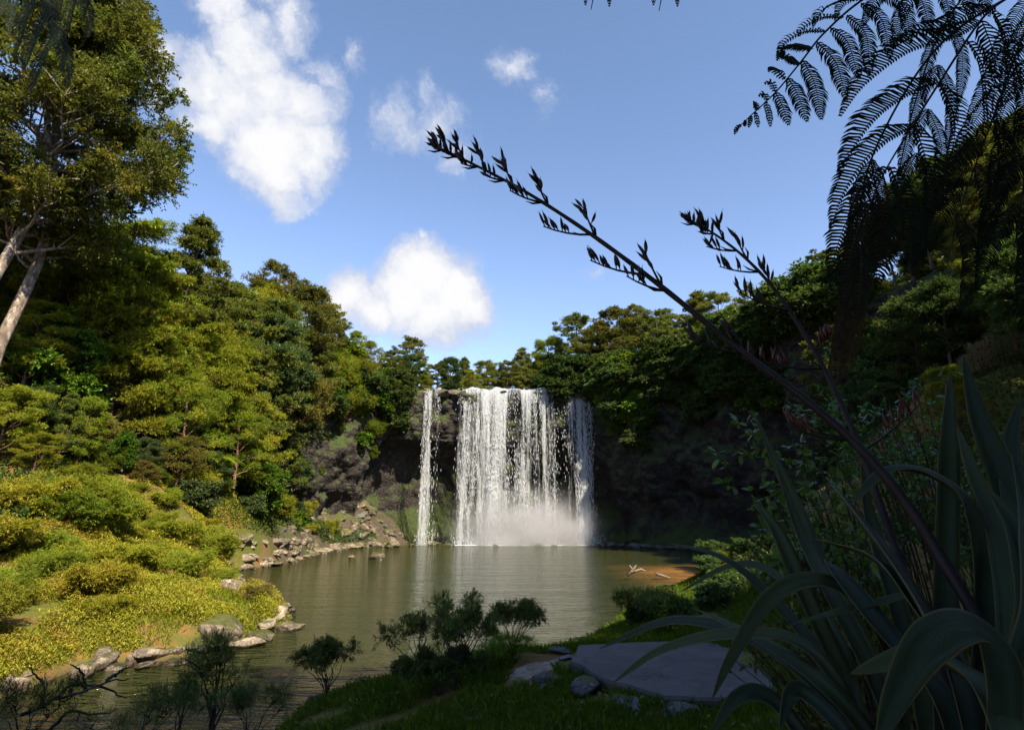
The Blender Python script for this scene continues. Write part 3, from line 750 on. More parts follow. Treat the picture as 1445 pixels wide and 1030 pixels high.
def make_tree(name, seed, H, Rr, base, nl, ns_, crad, flat, ntw, nlf, L, W, leaf, barkm, shape='diamond', rise=.45, prof_=None, trunk_r=.018, droop=0.0, lean=0.0, fork=False, bare=0, jit=.18, clump_up=.35):
    rng = np.random.default_rng(seed); tb = MB(); cb = MB()
    prof_ = prof_ or (lambda q: math.sin(PI * min(1, max(.12, (q * .82 + .16)))) ** .75)
    k = 12; zs = np.linspace(-1.2, H * .93, k); ph = rng.uniform(0, 6.28, 2)
    wob = H * .018; path = np.c_[np.sin(zs * .33 + ph[0]) * wob + lean * (zs / H) ** 1.4 * H, np.cos(zs * .29 + ph[1]) * wob, zs]; path[:2, :2] *= .5
    r0 = H * trunk_r; rad = r0 * (1 - .86 * np.clip(zs / H, 0, 1)); rad[0] *= 1.5; rad[1] *= 1.15
    tube(tb, path, rad, 8)
    ctr = []
    for i in range(nl):
        q = (i + rng.uniform(0, .8)) / nl; z0 = H * (base + (0.97 - base) * q)
        p0 = np.array([np.interp(z0, zs, path[:, 0]), np.interp(z0, zs, path[:, 1]), z0])
        az = i * 2.4 + rng.uniform(-.5, .5); ln_ = Rr * prof_(q) * rng.uniform(.7, 1.15)
        e = rise * (1 - .3 * q) + rng.uniform(-.15, .2)
        dr = np.array([math.cos(az) * math.cos(e), math.sin(az) * math.cos(e), math.sin(e)])
        tq = np.linspace(0, 1, 6); P = p0 + dr * (tq * ln_)[:, None]; P[:, 2] += (tq ** 2) * ln_ * rng.uniform(-.12, .22)
        P[1:-1] += rng.normal(0, .035 * ln_, (4, 3))
        rr = max(.02, np.interp(z0, zs, rad) * .5); tube(tb, P, np.linspace(rr, .018, 6), 5, cap=False)
        if i >= bare: ctr.append((P[-1], 1.0))
        for j in range(ns_):
            tj = rng.uniform(.35, .95); b0 = np.array([np.interp(tj, tq, P[:, a_]) for a_ in range(3)]); a2 = az + rng.choice([-1, 1]) * rng.uniform(.5, 1.2)
            l2 = ln_ * rng.uniform(.22, .45); e2 = e + rng.uniform(-.2, .6)
            b1 = b0 + np.array([math.cos(a2) * math.cos(e2), math.sin(a2) * math.cos(e2), math.sin(e2)]) * l2
            tube(tb, [b0, (b0 + b1) / 2 + rng.normal(0, .05 * l2, 3), b1], [rr * .45, rr * .3, .012], 4, cap=False)
            if i >= bare: ctr.append((b1, rng.uniform(.6, 1.0)))
    ctr.append((path[-1] + [0, 0, H * .03], .9))
    for c_, s_ in ctr:
        clump_leaves(cb, rng, c_, crad * s_ * rng.uniform(.75, 1.25), flat, ntw, nlf, L, W, shape, droop=droop, up=clump_up)
    root = empty(name); tb.build('trunk', barkm, root); cb.build('crown', leaf, root)
    root['H'] = float(max(c_[0][2] + crad * flat for c_ in ctr)); del root['H']
    return root, float(max(c_[0][2] for c_ in ctr)) + crad * flat * .5


PROTO = {}


def proto(key, *a, **k): PROTO[key] = list(make_tree(*a, **k)) + [False]


cone = lambda q: (1.02 - q) ** .75
dome = lambda q: math.sqrt(max(.05, 1 - (q * .95) ** 2))
proto('tot1', 'conifer_tree', 1, 14, 4.2, .25, 30, 4, .95, .42, 32, 16, 0.222, 0.061, M_TOTARA, M_BARK, rise=.25)
proto('tot2', 'conifer_tree', 2, 15, 4.8, .35, 28, 4, 1.1, .36, 35, 16, 0.222, 0.061, M_TOTARA, M_BARK, rise=.35, prof_=dome)
proto('tot3', 'conifer_tree', 3, 13, 3.4, .2, 30, 4, .85, .5, 29, 16, 0.207, 0.058, M_TOTARA, M_BARK, rise=.3, prof_=cone)
proto('tot4', 'conifer_tree', 14, 16, 4.4, .45, 24, 4, 1.05, .4, 35, 16, 0.222, 0.061, M_TOTARA, M_BARK, rise=.4, prof_=dome)
proto('kan1', 'tea_tree', 4, 12, 3.6, .20, 26, 4, 1.15, .45, 40, 18, 0.192, 0.043, M_KANUKA, M_REDB, rise=.45, prof_=dome)
proto('kan2', 'tea_tree', 5, 11, 4.2, .30, 22, 5, 1.2, .36, 43, 18, 0.192, 0.043, M_KANUKA, M_REDB, rise=.55, prof_=dome)
proto('kan3', 'tea_tree', 6, 13, 3.2, .15, 30, 3, 1.1, .60, 40, 16, 0.192, 0.043, M_KANUKA, M_REDB, rise=.5)
proto('drk1', 'evergreen_tree', 7, 13, 4.0, .25, 26, 4, 1.3, .62, 35, 16, 0.222, 0.086, M_DARKG, M_BARK, rise=.45)
proto('drk2', 'evergreen_tree', 8, 11, 3.6, .2, 24, 4, 1.2, .6, 35, 15, 0.222, 0.086, M_DARKG, M_BARK, rise=.5, prof_=dome)
proto('blg1', 'grey_leaved_tree', 9, 10, 3.6, .2, 24, 4, 1.2, .45, 37, 15, 0.207, 0.072, M_BLUEG, M_BARK, rise=.35, prof_=dome)
proto('brd1', 'broadleaf_tree', 10, 9, 3.0, .15, 26, 4, 1.0, .75, 35, 14, 0.178, 0.108, M_BROAD, M_BARK, shape='oval', rise=.6, prof_=dome)
proto('brd2', 'broadleaf_tree', 11, 7, 2.4, .12, 24, 4, .9, .8, 35, 14, 0.163, 0.101, M_BROAD, M_BARK, shape='oval', rise=.7)
proto('brn1', 'browning_tree', 12, 9, 3.4, .2, 24, 4, 1.1, .5, 35, 15, 0.178, 0.043, M_BROWN, M_REDB, rise=.5, prof_=dome)
proto('brn2', 'browning_tree', 13, 7, 3.2, .25, 22, 4, 1.1, .4, 35, 15, 0.178, 0.040, M_BROWN, M_REDB, rise=.55, prof_=dome)
# mound-shaped bushes
proto('bsh1', 'bush', 20, 2.3, 1.7, .05, 20, 3, .62, 1.0, 44, 14, .125, .026, M_KANUKA, M_REDB, rise=.7, prof_=dome)
proto('bsh2', 'bush', 21, 1.7, 1.8, .05, 18, 3, .6, .9, 42, 14, .11, .034, M_HERB, M_REDB, rise=.7, prof_=dome)
proto('bsh3', 'bush', 22, 2.8, 1.5, .05, 18, 4, .6, .7, 20, 9, .2, .11, M_BROAD, M_BARK, shape='oval', rise=.8, prof_=dome)
proto('bsh4', 'bush', 23, 3.0, 1.9, .05, 20, 4, .75, .6, 22, 10, .24, .10, M_DARKG, M_BARK, rise=.6, prof_=dome)
proto('bsh5', 'bush', 24, 2.4, 1.7, .05, 18, 4, .65, .5, 22, 10, .22, .08, M_BLUEG, M_BARK, rise=.5, prof_=dome)


proto('bsh6', 'bush', 25, 2.2, 1.6, .05, 18, 4, .55, .8, 34, 13, .13, .026, M_BROWN, M_REDB, rise=.7, prof_=dome)


def plant(key, x, y, top=None, sc=None, z=None, label='', cat='tree', group=None, wide=1.0, sink=0):
    root, H, used = PROTO[key]
    o = root if not used else copy_tree(root)
    PROTO[key][2] = True
    z = gz(x, y) - sink if z is None else z
    if sc is None: sc = max(.25, (top - z) / H)
    o.location = (x, y, z); o.scale = (sc * wide, sc * wide, sc); o.rotation_euler = (0, 0, random.uniform(0, 6.28))
    tag(o, label, cat, group)
    return o


def tree_px(key, u, v, Yd, label, group=None, cat='tree', maxs=1.35, wide=1.0):
    """tree whose top shows at pixel (u, v) of the photograph, standing Yd metres away"""
    q = at(u, v, Yd); z = gz(q.x, q.y)
    while u < 560 and Yd < 98 and z < (3.2 if Yd < 60 else 5.0): Yd += 1.0; q = at(u, v, Yd); z = gz(q.x, q.y)
    H = PROTO[key][1]; need = q.z - z
    sc = min(need / H, maxs)
    if sc < .3: sc = .3
    return plant(key, q.x, q.y, sc=sc, z=q.z - H * sc, label=label, group=group, cat=cat, wide=wide)


random.seed(3)
# --- singled-out trees, read off the photograph
NAMED = [
    ('tot2', 410, 378, 72, 'dark layered conifer rising highest on the skyline left of the small cloud'),
    ('tot1', 345, 408, 66, 'dark conifer on the skyline between the tall pale-trunked trees and the highest layered conifer'),
    ('tot1', 470, 440, 78, 'olive conifer stepping down the skyline right of the highest layered conifer'),
    ('kan3', 505, 468, 84, 'light green tree on the skyline above the left end of the falls'),
    ('tot4', 582, 474, 114, 'umbrella-shaped tree with see-through crown standing just behind the left end of the falls'),
    ('kan1', 445, 588, 69, 'round tree with bright yellow-green crown low on the slope left of the falls'),
    ('brn2', 330, 650, 58, 'flat-topped brownish tree over dark trunk near the left shore'),
    ('brd1', 528, 628, 84, 'fresh green broadleaf tree against the dark hollow left of the thin falls'),
    ('kan2', 60, 610, 33, 'yellow-green tea tree with bare dark trunk at the left edge of the view'),
    ('brd2', 235, 590, 47, 'glossy bright green broadleaf tree in the middle of the left slope'),
    ('brd2', 220, 655, 43, 'bright green broadleaf tree behind the yellow ground cover of the left bank'),
    ('brn1', 255, 500, 50, 'rust-brown dying tree halfway up the left slope'),
    ('brn2', 205, 650, 41, 'brown-tipped small tree leaning over the left slope behind the bright ferns'),
    ('blg1', 400, 520, 70, 'grey-green tree in the fold of the slope under the highest layered conifer'),
    ('blg1', 405, 690, 62, 'grey-green shrub-like tree just above the rocks of the left shore'),
    ('brn1', 500, 560, 84, 'brownish tree hanging above the dark hollow left of the falls'),
    ('brd2', 455, 655, 78, 'pale green broadleaf tree between the round yellow-green tree and the hollow'),
    ('kan3', 130, 560, 38, 'upright bright tea tree in front of the tall pale-trunked trees'),
    ('kan1', 200, 320, 47, 'lime-green feathery tree under the crowns of the tall pale-trunked trees'),
    ('tot3', 285, 310, 50, 'tree with small round leaf tufts leaning out at the right of the tall pale-trunked trees'),
    ('tot3', 655, 505, 122, 'small dark pointed conifer on the far skyline above the left falls'),
    ('kan1', 665, 522, 113, 'yellow-green round tree on the far bank of the river above the falls'),
    ('kan1', 772, 475, 124, 'light green tree standing alone on the far skyline above the falls'),
    ('tot1', 815, 445, 118, 'tall brown-green conifer at the right end of the brink'),
    ('tot1', 872, 432, 108, 'layered conifer with sunlit shelves right of the brink'),
    ('tot2', 915, 430, 104, 'broad sunlit conifer on top of the right cliff'),
    ('tot3', 985, 412, 100, 'pointed conifer on the skyline between the two flower stalks'),
    ('tot4', 1010, 410, 96, 'tall conifer with bare stem beside the pointed one on the right skyline'),
    ('tot4', 1065, 400, 88, 'sunlit tree behind the second flower stalk with sky showing through its stems'),
    ('tot1', 1165, 355, 72, 'dark conifer on the skyline left of the hanging dead frond'),
    ('tot4', 1215, 325, 62, 'dark tall tree behind the hanging dead frond'),
    ('tot2', 1385, 255, 38, 'tree with faintly sunlit olive sprays at the right edge of the view'),
    ('kan2', 1400, 360, 33, 'dark tree with flat sunlit sprays low at the right edge of the view'),
    ('kan1', 1325, 515, 30, 'small yellow-tipped tree glowing in the shade of the right slope'),
    ('brd2', 940, 500, 96, 'pale olive round tree on the brow of the right cliff'),
]
for a_ in NAMED: tree_px(a_[0], a_[1], a_[2], a_[3], a_[4])

SKY = [([(262, 398, 58), (300, 402, 60), (345, 412, 66), (390, 392, 72), (440, 400, 75), (470, 440, 78), (520, 478, 86), (555, 492, 100)], 26, ['tot1', 'tot2', 'tot3', 'kan3'], 'on the left skyline'),
       ([(545, 500, 106), (600, 505, 114), (640, 512, 118), (700, 505, 122), (745, 498, 122), (790, 480, 120), (830, 458, 114)], 17, ['tot1', 'tot2', 'tot3', 'kan1', 'drk1'], 'on the skyline behind the falls'),
       ([(840, 462, 112), (900, 445, 106), (960, 448, 100), (1010, 430, 96), (1060, 425, 88), (1110, 430, 80), (1150, 400, 74), (1190, 370, 66), (1230, 320, 60), (1290, 260, 52), (1350, 215, 46), (1440, 150, 40)], 27, ['tot1', 'tot4', 'tot2', 'drk1'], 'on the right skyline'),
       ([(1040, 458, 90), (1100, 450, 85), (1160, 430, 79), (1225, 395, 71)], 22, ['drk1', 'tot1', 'drk2'], 'on the rim of the right cliff'),
       ([(1215, 440, 54), (1300, 430, 46), (1380, 450, 42), (1450, 470, 38)], 34, ['drk1', 'drk2', 'tot1'], 'halfway up the right slope'),
       ([(1190, 540, 52), (1290, 560, 42), (1400, 590, 36), (1450, 600, 34)], 40, ['drk2', 'kan2', 'drk1'], 'low on the right slope'),
       ([(462, 585, 84), (500, 600, 86), (548, 640, 90)], 24, ['kan1', 'tot3', 'kan3'], 'against the cliff left of the hollow'),
       ([(850, 500, 104), (920, 490, 98), (1000, 480, 92), (1080, 470, 82)], 30, ['tot2', 'kan1', 'drk2', 'blg1'], 'on the brow of the right cliff'),
       ([(280, 440, 54), (340, 455, 60), (400, 450, 66), (450, 480, 74), (520, 520, 86)], 30, ['tot3', 'blg1', 'tot1', 'kan3'], 'just below the left skyline'),
       ([(120, 330, 42), (180, 350, 44), (240, 400, 48), (300, 470, 52), (360, 500, 58), (430, 520, 68), (490, 545, 80)], 30, ['kan3', 'kan3', 'kan1', 'tot3', 'kan1', 'brn1'], 'in the upper belt of the left slope'),
       ([(60, 420, 38), (140, 440, 40), (220, 480, 45), (300, 540, 50), (370, 570, 56), (430, 600, 64)], 34, ['kan1', 'kan3', 'brd1', 'tot3', 'drk2', 'kan2'], 'in the middle belt of the left slope'),
       ([(20, 540, 34), (100, 560, 36), (180, 600, 40), (270, 620, 46), (350, 640, 54), (400, 650, 60)], 38, ['kan2', 'tot3', 'brd2', 'kan3', 'blg1', 'drk2', 'brn2', 'tot3'], 'in the lower belt of the left slope')]
FILL = []
TEXT0 = {'tot': 'olive layered conifer', 'kan': 'yellow-green feathery tea tree', 'drk': 'deep green evergreen tree', 'blg': 'grey-green spreading tree', 'brd': 'bright green broadleaf tree', 'brn': 'brownish thin-leaved tree'}
rs = random.Random(12)
for line, step, keys, where in SKY:
    us = [p_[0] for p_ in line]; u = us[0]
    while u < us[-1]:
        v = float(np.interp(u, us, [p_[1] for p_ in line])) + rs.uniform(-8, 14); yd = float(np.interp(u, us, [p_[2] for p_ in line])) + rs.uniform(-2, 3); key = rs.choice(keys)
        if all(abs(a_[1] - u) > 14 or abs(a_[2] - v) > 26 for a_ in NAMED):
            lab = TEXT0[key[:3]] + ' ' + where; FILL.append((tree_px(key, u, v, yd, lab, lab.replace(' tree ', ' trees ', 1).replace('conifer', 'conifers')), u, v, yd))
        u += step * rs.uniform(.8, 1.25)

TEXT = {'tot': 'olive layered conifer', 'kan': 'yellow-green feathery tea tree', 'drk': 'deep green evergreen tree', 'blg': 'grey-green spreading tree', 'brd': 'bright green broadleaf tree', 'brn': 'brownish thin-leaved tree'}
placed = [(at(a_[1], a_[2], a_[3]).x, at(a_[1], a_[2], a_[3]).y) for a_ in NAMED] + [(f_[0].location.x, f_[0].location.y) for f_ in FILL]


SKYV = [(-80, 120), (60, 200), (150, 270), (230, 300), (300, 395), (345, 405), (410, 380), (460, 432), (505, 468), (540, 492), (620, 508), (745, 500), (790, 472), (830, 448), (870, 434), (915, 434), (960, 442), (1000, 425), (1065, 425), (1110, 432), (1150, 415), (1185, 365), (1220, 330), (1260, 270), (1310, 215), (1445, 140)]


def under_sky(key, x, y, z, sc):
    """keep a scattered tree's top below the treeline of the photograph"""
    H = PROTO[key][1] * 1.06
    if 10 < x < 31 and 14 < y < 46: sc = max(.3, min(sc, (11 + max(0, x - 16) * .75 - z) / H))
    for _ in range(12):
        dz = z + H * sc - CAMZ; f_ = y * math.cos(PITCH) + dz * math.sin(PITCH)
        if f_ < 5 or y < 18: return sc
        u = 722.5 + F * x / f_; v = 515 - F * (dz * math.cos(PITCH) - y * math.sin(PITCH)) / f_
        if v > np.interp(u, [p_[0] for p_ in SKYV], [p_[1] for p_ in SKYV]) or sc < .3: return sc
        sc *= .9
    return sc


def scatter(n, region, keys, where, mind, smin, smax, seed, tries=40, ok=None):
    rr = random.Random(seed); m_ = 0
    for k in range(n * tries):
        if m_ >= n: break
        x = rr.uniform(region[0], region[1]); y = rr.uniform(region[2], region[3])
        if ok is not None and not ok(x, y): continue
        if any((x - a) ** 2 + (y - b) ** 2 < mind ** 2 for a, b in placed): continue
        z = gz(x, y)
        if z < .8: continue
        if x ** 2 + y ** 2 > 1 and y > 0 and abs(x / max(y, .1)) > 1.25: continue
        key = rr.choice(keys); placed.append((x, y)); m_ += 1
        lab = TEXT[key[:3]] + ' ' + where
        plant(key, x, y, sc=under_sky(key, x, y, z - .3, rr.uniform(smin, smax)), z=z - .3, label=lab, group=TEXT[key[:3]] + 's ' + where)


rr_cap = random.Random(2)


def shore_d(x, y):
    P = np.array([[x, y]]); d, _ = seg_dist(P, WATER, True); return (-d[0] if inside(P, WATER)[0] else d[0])


# left slope: low ones near the bank, taller up the hill
scatter(34, (-48, -20, 36, 64), ['kan1', 'kan3', 'drk2', 'brd1', 'brn1', 'tot1', 'tot3', 'kan3'], 'packed on the sunlit lower left slope', 2.6, .55, .85, 1, ok=lambda x, y: shore_d(x, y) > 9 and shore_d(x, y) < 20)
scatter(46, (-75, -28, 30, 80), ['tot1', 'tot3', 'kan3', 'kan1', 'drk1', 'tot2', 'brn1', 'kan3'], 'packed high on the left slope', 3.4, .6, .95, 2, ok=lambda x, y: shore_d(x, y) >= 18)
scatter(26, (-56, -24, 64, 102), ['tot1', 'blg1', 'drk2', 'brn1', 'tot3', 'tot2', 'kan1'], 'on the steep slope above the far left shore', 3.0, .5, .8, 3, ok=lambda x, y: shore_d(x, y) > 5 and cliffc(np.array([[x, y]]))[0] > 1.5 or (y < 92 and shore_d(x, y) > 7))
scatter(34, (-45, 45, 112, 150), ['tot1', 'tot2', 'tot3', 'kan1', 'drk1', 'tot4'], 'on the far bank behind the falls', 3.6, .62, .92, 4, ok=lambda x, y: not (-14 < x < 12 and y < 118))
scatter(26, (14, 48, 84, 116), ['tot1', 'tot2', 'tot4', 'kan1', 'drk2'], 'along the top of the right cliff', 3.2, .55, .85, 5, ok=lambda x, y: cliffc(np.array([[x, y]]))[0] > 1.5)
scatter(40, (33, 80, 44, 92), ['drk1', 'tot1', 'drk2', 'tot4', 'tot2'], 'on the shaded heights above the right cliff', 3.6, .7, 1.05, 6, ok=lambda x, y: cliffc(np.array([[x, y]]))[0] > 1.0)
scatter(40, (14, 60, 18, 48), ['drk1', 'drk2', 'drk1', 'kan2', 'tot4'], 'on the shaded right slope', 3.0, .6, .95, 7, ok=lambda x, y: shore_d(x, y) > 3 and math.hypot(x, y) > 22 and x > 27 - max(0, 30 - y) * .4)
N_BEFORE = set(o_.name for o_ in bpy.data.objects)
# woods behind and beside the viewpoint, which shade the near bank
scatter(30, (2, 40, -26, 14), ['drk1', 'tot4', 'drk1', 'tot2'], 'in the woods behind the viewpoint', 3.6, 1.2, 1.6, 8, ok=lambda x, y: math.hypot(x, y) > 6 and x > 1.5 - y * .1 and not (y > -2 and x < 11 + y * .6) and not (x < 6 and y > -5))

scatter(6, (-3, 9, -11, -2), ['drk1', 'drk2'], 'added out of view overhead to shade the viewpoint', 2.6, 1.1, 1.5, 9, ok=lambda x, y: math.hypot(x, y) > 2.5)  # unseen canopy added overhead to keep skylight off the flax and near bank
for o_ in [q_ for q_ in bpy.data.objects if q_.name not in N_BEFORE and q_.type == 'EMPTY']:
    top = 16.0 + max(0, -o_.location.y - 2) * .5 + max(0, o_.location.x - 6) * .55 + rr_cap.uniform(-1.5, 1.5)  # tops capped so the shade of these trees stops short of the left bank
    k_ = max(.35, (top - o_.location.z) / 14.5); o_.scale = (min(k_, 1.4), min(k_, 1.4), k_)
# --- two tall pale-trunked trees at the left
for k, (u, lab) in enumerate([(-20, 'tall tree with pale blotched trunk cut by the left edge of the view'), (8, 'tall pale-trunked tree with long bare limb, right of the two at the left edge')]):
    q = at(u, 500, 31 + k * 1.5); gzz = gz(q.x, q.y)
    root, H = make_tree('tall_tree', 60 + k, 34, 6.5, .38, 48, 7, 1.3, .8, 36, 16, .19, .09, M_TOTARA, M_PALE, shape='diamond', rise=.35, prof_=lambda q_: .55 + .45 * math.sin(PI * min(1, q_ + .15)), trunk_r=.0125, bare=0, lean=.0)
    root.location = (q.x, q.y, gzz - .3); root.rotation_euler = (0, 0, .4 + k * 2); tag(root, lab, 'tree')

# --- bushes of the left bank
BL = [('bsh6', 'brown-tinged twiggy bush on the sunlit near left bank', 'brown-tinged bushes on the near left bank'), ('bsh2', 'yellow-green low bush on the sunlit near left bank', 'low bushes on the near left bank'), ('bsh1', 'feathery yellow-green bush on the sunlit near left bank', 'feathery bushes on the near left bank')]
rr = random.Random(5); m_ = 0
pts = []
while m_ < 60:
    x = rr.uniform(-34, -9); y = rr.uniform(13, 46); s_ = shore_d(x, y)
    if s_ < 1.3 or s_ > 10: continue
    if any((x - a) ** 2 + (y - b) ** 2 < 1.5 for a, b in pts): continue
    pts.append((x, y)); b = BL[rr.choice([0, 1, 1, 1, 1, 1, 2, 2, 2, 2, 2, 2])]; plant(b[0], x, y, sc=rr.uniform(.35, .8) * (1.1 if s_ > 7 else .75), label=b[1], group=b[2], cat='bush', wide=1.35, sink=.15); m_ += 1
m_ = 0
while m_ < 44:
    x = rr.uniform(-38, -21); y = rr.uniform(46, 100); s_ = shore_d(x, y)
    if s_ < 2.6 or s_ > 10 or cliffc(np.array([[x, y]]))[0] > -1: continue
    if any((x - a) ** 2 + (y - b) ** 2 < 2.2 for a, b in pts): continue
    pts.append((x, y)); k = rr.choice(['bsh1', 'bsh3', 'bsh5', 'bsh2', 'bsh1'])
    plant(k, x, y, sc=rr.uniform(.5, 1.1), label={'bsh1': 'feathery green bush', 'bsh2': 'yellow-green leafy bush', 'bsh3': 'bright broad-leaved bush', 'bsh5': 'grey-green bush'}[k] + ' among the rocks above the far left shore', group='bushes above the far left shore', cat='bush', wide=1.2, sink=.2); m_ += 1
# bushes clinging to the cliffs
for k in range(200):
    i = rr.randrange(int(ns * .41), int(ns * .74)) if k < 120 else rr.randrange(2, int(ns * .225)); j0 = rr.choice([0, 1, 2]); zt = 28 - abs(rr.gauss(0, 6.0 if k < 120 else 5))
    if lx2[i] < 16.4 and lx2[i] > -19.2: continue
    if zt < 5: continue
    col_ = CLIFFP[i]; jj = int(np.argmin(np.abs(col_[20:, 2] - zt))) + 20; c_ = col_[jj]
    key = rr.choice(['bsh4', 'bsh4', 'bsh5', 'bsh3'] if k < 120 else ['bsh1', 'bsh4', 'bsh3', 'bsh1'])
    o = plant(key, c_[0] - bx[i] * .25, c_[1] - by[i] * .25, z=c_[2] - 1.0, sc=rr.uniform(1.0, 1.9), cat='bush', wide=1.15,
              label=('dark bush clinging to the shaded right cliff' if k < 120 else 'bush hanging on the cliff left of the falls'), group=('bushes on the right cliff' if k < 120 else 'bushes on the left cliff'))

for k in range(28):
    i = int(ns * (.42 + .40 * k / 28)) + rr.randrange(-3, 4); i = min(i, ns - 2); tp = CLIFFP[i][int(np.argmin(np.abs(CLIFFP[i][:, 2] - 27.2)))]
    lo = k % 2; tp = CLIFFP[i][20 + int(np.argmin(np.abs(CLIFFP[i][20:, 2] - (24.6 if lo else 27.2))))]
    plant('bsh4', tp[0] + bx[i] * (.1 if lo else .6), tp[1] + by[i] * (.1 if lo else .6), z=23.4 if lo else 26.4, sc=rr.uniform(1.3, 2.2), cat='bush', wide=1.25, label='dark bush fringing the top edge of the right cliff', group='bushes fringing the right cliff top')
m_ = 0
while m_ < 15:
    x = rr.uniform(4, 14); y = rr.uniform(21, 34); s_ = shore_d(x, y)
    if s_ < .5 or s_ > 5: continue
    k_ = rr.choice(['bsh4', 'bsh5', 'bsh1']); m_ += 1
    plant(k_, x, y, sc=rr.uniform(.2, .36), sink=.1, cat='bush', wide=1.2, label={'bsh4': 'deep green low bush', 'bsh5': 'grey-green low bush', 'bsh1': 'feathery low bush'}[k_] + ' on the shaded right shore', group='bushes on the right shore')

# ------------------------------------------------------------------ ground cover (nobody could count it)
def cover_leaves(name, n, region, ok, L, W, hgt, mat, seed, shape='diamond', upw=.6):
    rng = np.random.default_rng(seed); x = rng.uniform(region[0], region[1], n); y = rng.uniform(region[2], region[3], n); P = np.c_[x, y]
    m_ = ok(P); P = P[m_]
    z = np.concatenate([height(P[i:i + 20000]) for i in range(0, len(P), 20000)])
    k = z > .12; P = P[k]; z = z[k]; n = len(P)
    hh = hgt * (.35 + .65 * np.clip(fbm(np.c_[P * .9, z * 0], 3, seed) + .5, 0, 1.3))
    pos = np.c_[P, z + rng.uniform(0, 1, n) * hh]
    d = rand_dir(rng, n); d[:, 2] = np.abs(d[:, 2]) * upw + upw * .4; nn = rand_dir(rng, n) * .6 + [0, 0, 1]
    s_ = rng.uniform(.6, 1.4, n); mb = MB(); leaves(mb, pos, d, nn, L * s_, W * s_, 0, shape)
    return struct(mb.build(name, mat), 'stuff')


def sd(P): d, _ = seg_dist(P, WATER, True); return np.where(inside(P, WATER), -d, d)


cover_leaves('ground_cover', 520000, (-26, -8.5, 12, 34), lambda P: (sd(P) > .35) & (sd(P) < 14) & (fbm(np.c_[P * .45, P[:, 0] * 0], 3, 2) > np.where(sd(P) < 3.0, -.12, -.8)), .085, .03, .62, M_HERB, 1)
cover_leaves('grass', 260000, (-28, -8.5, 12, 40), lambda P: (sd(P) > .25) & (sd(P) < 12) & (fbm(np.c_[P * .6, P[:, 0] * 0], 3, 12) > -.35), .14, .012, .05, M_LGRASS, 9, shape='blade', upw=1.3)
cover_leaves('ground_cover', 330000, (-38, -12, 30, 66), lambda P: (sd(P) > .35) & (sd(P) < 11) & (fbm(np.c_[P * .33, P[:, 0] * 0], 3, 2) > -.55) & (sd(P) > (P[:, 1] - 46) * .18), .16, .06, .42, M_HERB, 6)
cover_leaves('undergrowth', 300000, (-56, -18, 16, 104), lambda P: (sd(P) > np.where(P[:, 1] < 46, 8.5, 1.2)) & (sd(P) < 30) & (cliffc(P) < 1) & (fbm(np.c_[P * .3, P[:, 0] * 0], 3, 3) > np.where((P[:, 1] > 62) & (sd(P) < 7), .1, -.6)), .26, .12, .9, M_UNDER, 2)
cover_leaves('leaf_litter_plants', 150000, (8, 56, 16, 56), lambda P: (sd(P) > np.where(P[:, 0] < 18, 5.0, 1.5)) & (np.hypot(P[:, 0], P[:, 1]) > 9), .20, .09, .7, M_DARKG, 3)
PLAT = np.array([(1.25, 13.3), (1.6, 14.9), (3.2, 15.3), (4.9, 15.3), (5.6, 13.6), (4.6, 11.2), (3.6, 10.7), (2.6, 10.8), (1.9, 11.8)])


def near_ok(P):
    c0 = PLAT.mean(0); return (sd(P) > .12) & ~inside((P - c0) * (1.10 + .10 * fbm(np.c_[P * 2.5, P[:, 0] * 0], 2, 33))[:, None] + c0, PLAT) & ~((np.abs(P[:, 0] - (.4 + (P[:, 1] - 13.5) * .1)) < .5) & (P[:, 1] > 12.6) & (P[:, 1] < 17)) & (fbm(np.c_[P * .8, P[:, 0] * 0], 3, 6) > -.5)


cover_leaves('grass', 200000, (-6, 10, 5.5, 30), near_ok, .20, .010, .04, M_GRASS, 4, shape='blade', upw=1.4)
cover_leaves('bank_herbs', 30000, (-6, 12, 5.5, 32), lambda P: near_ok(P) & (fbm(np.c_[P * 1.1, P[:, 0] * 0], 3, 8) > .12), .09, .04, .32, M_SHADEF, 5)

# ------------------------------------------------------------------ concrete platform and path, stones beside them
def slab(name, poly, ztop, th, mat, label, seed):
    P = []
    n = len(poly)
    for i in range(n):
        a_, b_ = poly[i], poly[(i + 1) % n]
        for k in range(6): P.append(a_ + (b_ - a_) * k / 6)
    P = np.array(P); P += np.c_[fbm(np.c_[P * 1.7, P[:, 0] * 0], 3, seed), fbm(np.c_[P * 1.7, P[:, 0] * 0 + 9], 3, seed)] * .07
    n = len(P); c0 = P.mean(0); V = []; m_ = MB()
    rings = [(1.0, -th), (1.0, -.05), (.985, 0), (.6, .012), (.25, .02)]
    for s_, dz in rings: V.append(np.c_[c0 + (P - c0) * s_, np.full(n, ztop + dz)])
    V = np.concatenate(V); j = np.arange(n); f = []
    for r_ in range(len(rings) - 1): f += [[r_ * n + a_, r_ * n + (a_ + 1) % n, (r_ + 1) * n + (a_ + 1) % n, (r_ + 1) * n + a_] for a_ in j]
    m_.add(V, f); m_.add(V[-n:], [list(range(n))])
    return m_.build(name, mat, smooth=False)


